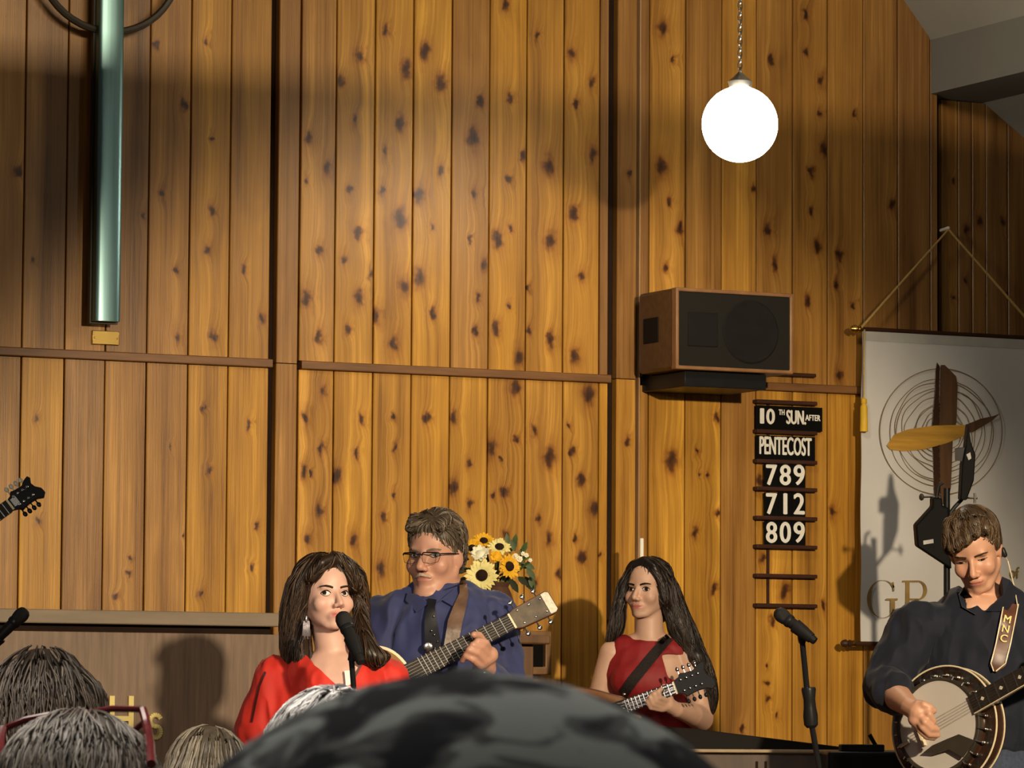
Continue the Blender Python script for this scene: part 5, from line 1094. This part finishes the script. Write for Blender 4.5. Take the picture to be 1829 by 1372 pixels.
MB().cap(HY(-.085, -.01, -.014), HY(-.088, -.004, -.03), .007, .008).build('ear_monitor', M_mic, lad); MB().tube([HY(-.087, -.004, -.03), HY(-.09, -.02, -.06), P(1812, 1050, dY - .02), P(1818, 1085, dY - .05)], .0016, 6).build('earphone_cable', M_bind, lad)
sh = MB(); sh.cap(SL, SR, .072).ell(P(1757, 1185, dY + .04), (.20, .135, .22), RV).ell(P(1757, 1285, dY + .03), (.185, .135, .20), RV).cap(P(1720, 1093, dY + .03), P(1800, 1090, dY + .04), .066); limb(sh, [P(1762, 1110, dY + .05), P(1766, 1076, dY + .05)], [.09, .070])
limb(sh, [SL, EL, P(1597, 1238, 11.94)], [.076, .066, .056]); limb(sh, [SR, ER, P(1908, 1200, 11.85)], [.076, .064, .042])
def cutY(c):
    x, y, d = pix(c); return d < dY + .06 and abs(x - 1758) < (1094 - y) * .9 and y < 1094 or (y < 1075 and abs(x - 1764) < 42 and d < dY + .12)
shirtY, bvY = cloth(sh, lad, 'shirt', M_navy, .006, 5, cutY, .013, 11, 9)
flap(bvY, [(1722, 1048), (1732, 1062), (1757, 1090), (1742, 1098), (1718, 1084), (1712, 1062)], .012, 'collar', M_navy, lad, dY - .06); flap(bvY, [(1790, 1030), (1804, 1036), (1822, 1060), (1800, 1092), (1762, 1092), (1778, 1066)], .012, 'collar', M_navy, lad, dY - .06)
legs(lad, cY, P(1755, 1345, dY).z - .05, STZ, M_jean, .10, .09, 'jeans')
# ------------------------------------------------------------------ banjo
M_bhead = mat('banjo_skin', (0.50, 0.47, 0.43), 0.6, var=.05, scale=6); M_reso = mat('banjo_resonator', (0.050, 0.022, 0.012), 0.25, var=.3, scale=10, coat=.5)
bc = P(1676, 1296, 11.85)
c = (-f0 * math.cos(.66) - r0 * math.sin(.66) + Z3 * .10).normalized(); a = (r0 + Z3 * .62 + f0 * ((-math.sin(.66) + .062) / math.cos(.66))).normalized(); b = c.cross(a)
bj = thing('banjo', bc, 'white-headed banjo with dark resonator held by the navy-shirted player', 'banjo'); fr_ = (bc, a, b, c)
def circ(r, n=56): return [(r * math.cos(2 * math.pi * i / n), r * math.sin(2 * math.pi * i / n)) for i in range(n)]
MB(*fr_).lathe([(.001, .0), (.127, .0), (.131, -.006)], (0, 0, 0), (0, 0, 1), 56, cap=False).build('drum_head', M_bhead, bj)
MB(*fr_).ring(circ(.137), circ(.128), -.012, .005).build('tension_hoop', M_chrome if False else M_iron, bj, bevel=.001)
MB(*fr_).ring(circ(.135), circ(.120), -.055, -.012).build('rim', M_reso, bj)
MB(*fr_).ring(circ(.172), circ(.139), -.038, -.030).build('flange', mat('nickel', (.28, .26, .23), .3, .9, var=.3, scale=90), bj)
MB(*fr_).lathe([(.170, -.030), (.1735, -.032), (.172, -.07), (.165, -.095), (.10, -.108), (.001, -.112)], (0, 0, 0), (0, 0, 1), 64).build('resonator', M_reso, bj)
for z_, r in ((-.031, .1725), (-.075, .1715)): MB(*fr_).tube([(r * math.cos(t), r * math.sin(t), z_) for t in np.linspace(0, 6.2832, 72, endpoint=False)], .0028, 6, closed=True).build('binding', M_bind, bj)
for i in range(24):
    t = 2 * math.pi * i / 24; u = (math.cos(t), math.sin(t))
    MB(*fr_).tube([(u[0] * .134, u[1] * .134, .007), (u[0] * .143, u[1] * .143, .005), (u[0] * .145, u[1] * .145, -.034)], .0024, 6).ell((u[0] * .145, u[1] * .145, -.022), (.0055, .0055, .009), None, 8, 6).build('bracket_hook', M_silver, bj)
MB(*fr_).prism([(.125, -.027), (.125, .027), (.60, .019), (.60, -.019)], .004, .012).build('fretboard', M_fret, bj, bevel=.001); MB(*fr_).prism([(.135, -.026), (.135, .026), (.60, .018), (.60, -.018)], -.022, .004).build('neck', M_reso, bj, bevel=.006)
MB(*fr_).box(.125, .60, -.0275, -.0255, .003, .0125).build('neck_binding', M_bind, bj)
for i in range(14): x = .15 + i * .033; MB(*fr_).box(x - .001, x + .001, -.025, .025, .012, .0135).build('fret', M_silver, bj)
for i in range(7): x = .166 + i * .066; MB(*fr_).prism([(x - .007, 0), (x, .006), (x + .007, 0), (x, -.006)], .012, .0128).build('inlay', M_pearl, bj)
for y in (-.016, -.008, 0, .008, .016): MB(*fr_).tube([(-.09, y * 1.1, .014), (.60, y * .8, .016)], .0005, 4).build('string', M_silver, bj)
MB(*fr_).box(-.062, -.056, -.035, .035, 0, .015).build('bridge', M_bind, bj)
MB(*fr_).tube([(-.134, 0, .006), (-.10, 0, .010)], .006, 6).build('tailpiece', M_silver, bj)
fhead((bc + a * .60, a, b, c), bj, M_black)
MB(*fr_).prism([(.045, -.125), (.015, -.085), (-.03, -.075), (-.065, -.055), (-.03, -.05), (.02, -.055), (.06, -.06), (.10, -.10)], .016, .020).build('armrest_clip', M_iron, bj)
st = ribbon(bvY, [(1806, 1078, 14), (1800, 1110, 14), (1792, 1150, 14), (1783, 1185, 14), (1777, 1200, 3)], .014, .004, 'strap', mat('strap_brown', (.10, .035, .018), .4, var=.3, scale=30), bj, dY - .1)
for s in (-1, 1): ribbon(bvY, [(1806 + s * 13, 1079, 1), (1800 + s * 13, 1110, 1), (1792 + s * 13, 1150, 1), (1783 + s * 13, 1185, 1), (1777 + s * 2, 1199, 1)], .019, .002, 'strap_edge', M_bind, st, dY - .1)
for i, ch in enumerate('MNC'):
    px, py = 1799.5 - i * 3.2, 1106 + i * 17; o = on(bvY, px, py, .021, dY - .1); k = 12.0 / F
    dn = (P(1783, 1185, 12) - P(1806, 1078, 12)).normalized(); rt = dn.cross(-FW).normalized() * -1
    mb = MB(o, rt, -dn, -FW); put_text(mb, ch, -6 * k, -6.5 * k, 12 * k, 13 * k, 0, .0006); mb.build('letter', M_gold, st, smooth=False)
# ------------------------------------------------------------------ instrument poking in from the left, held by a player outside the frame
nut, heel = P(18, 903, 11.6), P(-150, 1020, 11.5); a, b, c = axes(nut, heel, .1)
ml = thing('mandolin', P(-250, 1090, 11.5), 'black scrolled instrument head with pale tuners at the left edge', 'mandolin'); fr_ = (nut, a, b, c); Ln = (nut - heel).length
MB(*fr_).prism([(0, -.018), (0, .018), (-Ln - .05, .024), (-Ln - .05, -.024)], 0, .006).build('fretboard', M_fret, ml); MB(*fr_).prism([(0, -.017), (0, .017), (-Ln, .022), (-Ln, -.022)], -.02, 0).build('neck', M_reso, ml, bevel=.005)
for i in range(1, 10): x = -.30 * (1 - 2 ** (-i / 12.0)); MB(*fr_).box(x - .001, x + .001, -.019, .019, .006, .0075).build('fret', M_silver, ml)
fhead(fr_, ml, M_black, .78, M_pearl); MB(*fr_).box(.008, .026, -.012, .012, .004, .007).build('truss_cover', M_silver, ml)
half = smoothp([(-Ln + .01, 0), (-Ln, .04), (-Ln - .08, .09), (-Ln - .2, .128), (-Ln - .28, .07), (-Ln - .30, 0)]); outl = half + [(x, -y) for x, y in reversed(half[1:-1])]; MB(*fr_).prism(outl, -.045, 0).build('body', M_mtop, ml, bevel=.004)
# ------------------------------------------------------------------ audience seen from behind
def seated(px, pytop, d, s, label, hair_h=.012, shirt=(0.05, 0.05, 0.06), yaw=0.0):
    C = P(px, pytop, d) - Z3 * ((.118 + hair_h) * s); H = HF(C, yaw, -4, s, 0, True)
    sk = MB(); head_prims(sk, H); nb = C - Z3 * .17; limb(sk, [H(0, -.02, -.05), nb], [.052, .06])
    SL, SR = C - Z3 * .25 - r0 * .17, C - Z3 * .25 + r0 * .17; bz = .52
    base = Vector((C.x, C.y, 0))
    sk.cap(SL, SR, .055); limb(sk, [C - Z3 * .27, Vector((C.x, C.y, bz))], [.14, .13])
    for q in (-1, 1):
        S = SR if q > 0 else SL; e = S - Z3 * .28 + r0 * (.05 * q); w = e + f0 * .22 - r0 * (.08 * q) + Z3 * -.04
        limb(sk, [S, e, w], [.05, .04, .028]); h = w + f0 * .05; sk.cap(w, h, .028, .028)
        for i in range(4): sk.cap(h + r0 * ((i - 1.5) * .017), h + r0 * ((i - 1.5) * .019) + f0 * .055 - Z3 * .015, .009, .008)
        sk.cap(h - r0 * (.02 * q), h - r0 * (.045 * q) + f0 * .03, .011, .009)
        hp = Vector((C.x, C.y, bz)) + r0 * (.09 * q); kn_ = hp + f0 * .42 + Z3 * .0; an = kn_ - Z3 * (bz - .07)
        limb(sk, [hp, kn_, an], [.08, .06, .045]); sk.cap(an - Z3 * .02, an + f0 * .13 - Z3 * .03, .045, .038)
    for v in sk.v: v.z = max(v.z, .002)
    o = finish_body(sk, H, (0.52, 0.31, 0.22), (0.4, 0.15, 0.12), label, base, .3, .006)
    m = mat('audience_cloth_%.2f_%.2f' % (shirt[0] * 9, shirt[2] * 9), shirt, .8, var=.25, scale=30, bump=.2)
    sh = MB(); sh.cap(SL, SR, .07); limb(sh, [C - Z3 * .26, Vector((C.x, C.y, bz - .02))], [.155, .15])
    for q in (-1, 1):
        S = SR if q > 0 else SL; e = S - Z3 * .28 + r0 * (.05 * q); w = e + f0 * .20 - r0 * (.07 * q) + Z3 * -.04; limb(sh, [S, e, w], [.066, .055, .04])
    cloth(sh, o, 'shirt', m, .012, 4, None, .004)
    lg = MB()
    for q in (-1, 1):
        hp = Vector((C.x, C.y, bz)) + r0 * (.09 * q); kn_ = hp + f0 * .42; an = kn_ - Z3 * (bz - .10); limb(lg, [hp, kn_, an], [.095, .075, .06])
    cloth(lg, o, 'trousers', M_dtrs, .014, 3, None, 0)
    return o, H
def halo(H, r, c=(0, -.015, .03)):
    m = MB(); he(m, H, c, r); return m
# long layered brown-grey hair, far left
o, H = seated(76, 1152, 7.0, .92, 'person with long layered brown-grey hair at the left edge', .02, (0.04, 0.03, 0.035))
hm = halo(H, (.088, .106, .100), (0, -.015, .032))
for q in (-1, 1): limb(hm, [H(q * .06, -.03, .03), H(q * .072, -.04, -.06), H(q * .085, -.05, -.16), H(q * .09, -.05, -.24)], [.05, .055, .05, .03])
limb(hm, [H(0, -.06, .02), H(0, -.09, -.08), H(0, -.095, -.2), H(0, -.09, -.28)], [.07, .065, .055, .03])
hair(hm, o, H, [(0.065, 0.046, 0.031), (0.04, 0.029, 0.02), (0.10, 0.075, 0.055), (0.16, 0.125, 0.095)], 1500, 18, .017, .0026, .008, crown=H(0, -.02, .15), down=1.1, away=.8, lift=.005, curl=.35, rnd=.16)
# grey-haired person with red glasses pushed up
o, H = seated(142, 1264, 3.75, .95, 'person with grey-brown hair and red glasses pushed up on the head', .012, (0.05, 0.045, 0.06), 0)
hm = halo(H, (.084, .104, .096), (0, -.012, .030)); limb(hm, [H(0, -.06, 0), H(0, -.075, -.07), H(0, -.07, -.12)], [.07, .06, .035])
for q in (-1, 1): limb(hm, [H(q * .05, -.02, .02), H(q * .066, -.025, -.06), H(q * .07, -.03, -.12)], [.04, .035, .02])
hair(hm, o, H, [(0.10, 0.082, 0.062), (0.07, 0.056, 0.043), (0.14, 0.118, 0.095), (0.20, 0.175, 0.145)], 2600, 15, .013, .0013, .006, crown=H(.0, .03, .14), down=.9, away=.9, lift=.003, curl=.25, rnd=.14)
M_rg = mat('red_glasses', (0.13, 0.008, 0.011), .25, var=.25, scale=60, coat=.5); dg = 3.79
gl_ = MB()
gl_.tube([P(158, 1285, dg), P(160, 1273, dg), (P(200, 1266, dg)), P(250, 1267, dg), P(257, 1271, dg), P(258, 1290, dg), P(240, 1305, dg), P(185, 1308, dg), P(162, 1300, dg)], .0030, 8, closed=True)
gl_.tube([P(100, 1290, dg), P(90, 1277, dg), P(45, 1286, dg), P(14, 1299, dg), P(4, 1308, dg), P(2, 1330, dg), P(25, 1345, dg), P(80, 1335, dg), P(100, 1312, dg)], .0030, 8, closed=True)
gl_.tube([P(98, 1282, dg), P(128, 1272, dg), P(160, 1276, dg)], .003, 8)
gl_.tube([P(255, 1268, dg), P(260, 1285, dg - .01), P(264, 1304, dg - .03), P(268, 1330, dg - .08), P(270, 1365, dg - .12)], .0042, 8)
gl_.tube([P(6, 1302, dg), P(2, 1316, dg - .01), P(0, 1335, dg - .03), P(-6, 1372, dg - .08)], .0042, 8)
go = gl_.build('glasses', M_rg, o)
for pts in (((165, 1276), (200, 1270), (248, 1271), (254, 1288), (238, 1301), (186, 1304), (166, 1297)), ((96, 1290), (88, 1281), (46, 1290), (12, 1304), (8, 1328), (26, 1340), (78, 1331), (96, 1310))):
    MB().add([P(x, y, dg + .001) for x, y in pts], [tuple(range(len(pts)))]).build('lens', M_glass, go, smooth=False)
# fair hair
o, H = seated(372, 1293, 7.5, .92, 'person with straight fair hair seen at the bottom edge', .012, (0.06, 0.05, 0.05))
hm = halo(H, (.084, .104, .096), (0, -.012, .03)); limb(hm, [H(0, -.06, 0), H(0, -.08, -.1), H(0, -.08, -.18)], [.075, .07, .04])
hair(hm, o, H, [(0.26, 0.20, 0.125), (0.15, 0.11, 0.07), (0.46, 0.39, 0.28), (0.34, 0.28, 0.19)], 1000, 16, .015, .0024, .007, crown=H(.01, .0, .15), down=1.1, away=.9, lift=.002, curl=.06, rnd=.06)
# white curly hair
o, H = seated(598, 1229, 5.0, .95, 'person with curly white-grey hair before the woman in red', .014, (0.07, 0.07, 0.08))
hm = halo(H, (.092, .108, .100), (0, -.012, .028)); limb(hm, [H(0, -.06, 0), H(0, -.075, -.08)], [.08, .06])
hair(hm, o, H, [(0.32, 0.31, 0.31), (0.46, 0.45, 0.44), (0.20, 0.195, 0.20), (0.60, 0.585, 0.58)], 1700, 12, .012, .0026, .007, crown=H(.05, .02, .14), down=.5, away=.9, lift=.005, curl=.9, rnd=.25)
# camouflage cap, close and out of focus
dC = 1.12
o, H = seated(838, 1232, dC, .97, 'person in grey camouflage cap nearest the camera', .010, (0.03, 0.03, 0.04))
hm = halo(H, (.083, .104, .085), (0, -.014, .015)); hair(hm, o, H, [(0.05, 0.04, 0.03), (0.08, 0.065, 0.05)], 500, 8, .012, .0014, .007, crown=H(0, -.02, .14), down=.8, away=.8, lift=.001)
m = bpy.data.materials.new('camouflage_cloth'); nt, b = nodes(m)
tc = N(nt, 'TexCoord'); mp = N(nt, 'Mapping'); mp.inputs['Scale'].default_value = (1, 1, 1.5); L(nt, tc.outputs['Object'], mp.inputs[0])
n1 = N(nt, 'TexNoise'); n1.inputs['Scale'].default_value = 38; n1.inputs['Detail'].default_value = 2.5; n1.inputs['Distortion'].default_value = .6; L(nt, mp.outputs[0], n1.inputs[0])
L(nt, ramp(nt, n1.outputs[0], [(.45, (0.014, 0.017, 0.026)), (.485, (0.034, 0.040, 0.052)), (.515, (0.12, 0.135, 0.145)), (.55, (0.15, 0.17, 0.175)), (.58, (0.42, 0.48, 0.48))]), b.inputs['Base Color']); b.inputs['Roughness'].default_value = .9; b.inputs['Specular IOR Level'].default_value = .1
MATS['camo'] = m; cp_ = MB(); rings = []
prof = [(math.cos(t), math.sin(t)) for t in np.linspace(.0, 1.52, 14)]
nn_ = 48; vs = []
for (cr, sr_) in prof:
    for j in range(nn_):
        q = 2 * math.pi * j / nn_; seam = 1 - .012 * abs(math.cos(3 * q)) ** 12; vs.append(H(.104 * cr * seam * math.cos(q), -.012 + .118 * cr * seam * math.sin(q), .026 + .106 * sr_))
fs = [(i * nn_ + j, i * nn_ + (j + 1) % nn_, (i + 1) * nn_ + (j + 1) % nn_, (i + 1) * nn_ + j) for i in range(13) for j in range(nn_)] + [tuple(13 * nn_ + j for j in range(nn_))]
capo = cp_.add(vs, fs).build('cap', m, o)
MB().ell(H(0, -.012, .1305), (.008, .008, .003), H.R).build('button', m, capo)
br = []
for i, u in enumerate(np.linspace(-1, 1, 15)):
    for v in (0, 1): br.append(H(.078 * u * (1 - .05 * v), .088 * math.sqrt(max(0, 1 - (.7 * u) ** 2)) + .01 + v * .07 * math.sqrt(max(0, 1 - u * u)), .030 - .012 * v - .010 * u * u))
MB().add(br + [p - H.z * .003 for p in br], [(2 * i, 2 * i + 2, 2 * i + 3, 2 * i + 1) for i in range(14)] + [(30 + 2 * i, 30 + 2 * i + 1, 30 + 2 * i + 3, 30 + 2 * i + 2) for i in range(14)] + [(2 * i + 1, 2 * i + 3, 30 + 2 * i + 3, 30 + 2 * i + 1) for i in range(14)]).build('brim', m, capo)
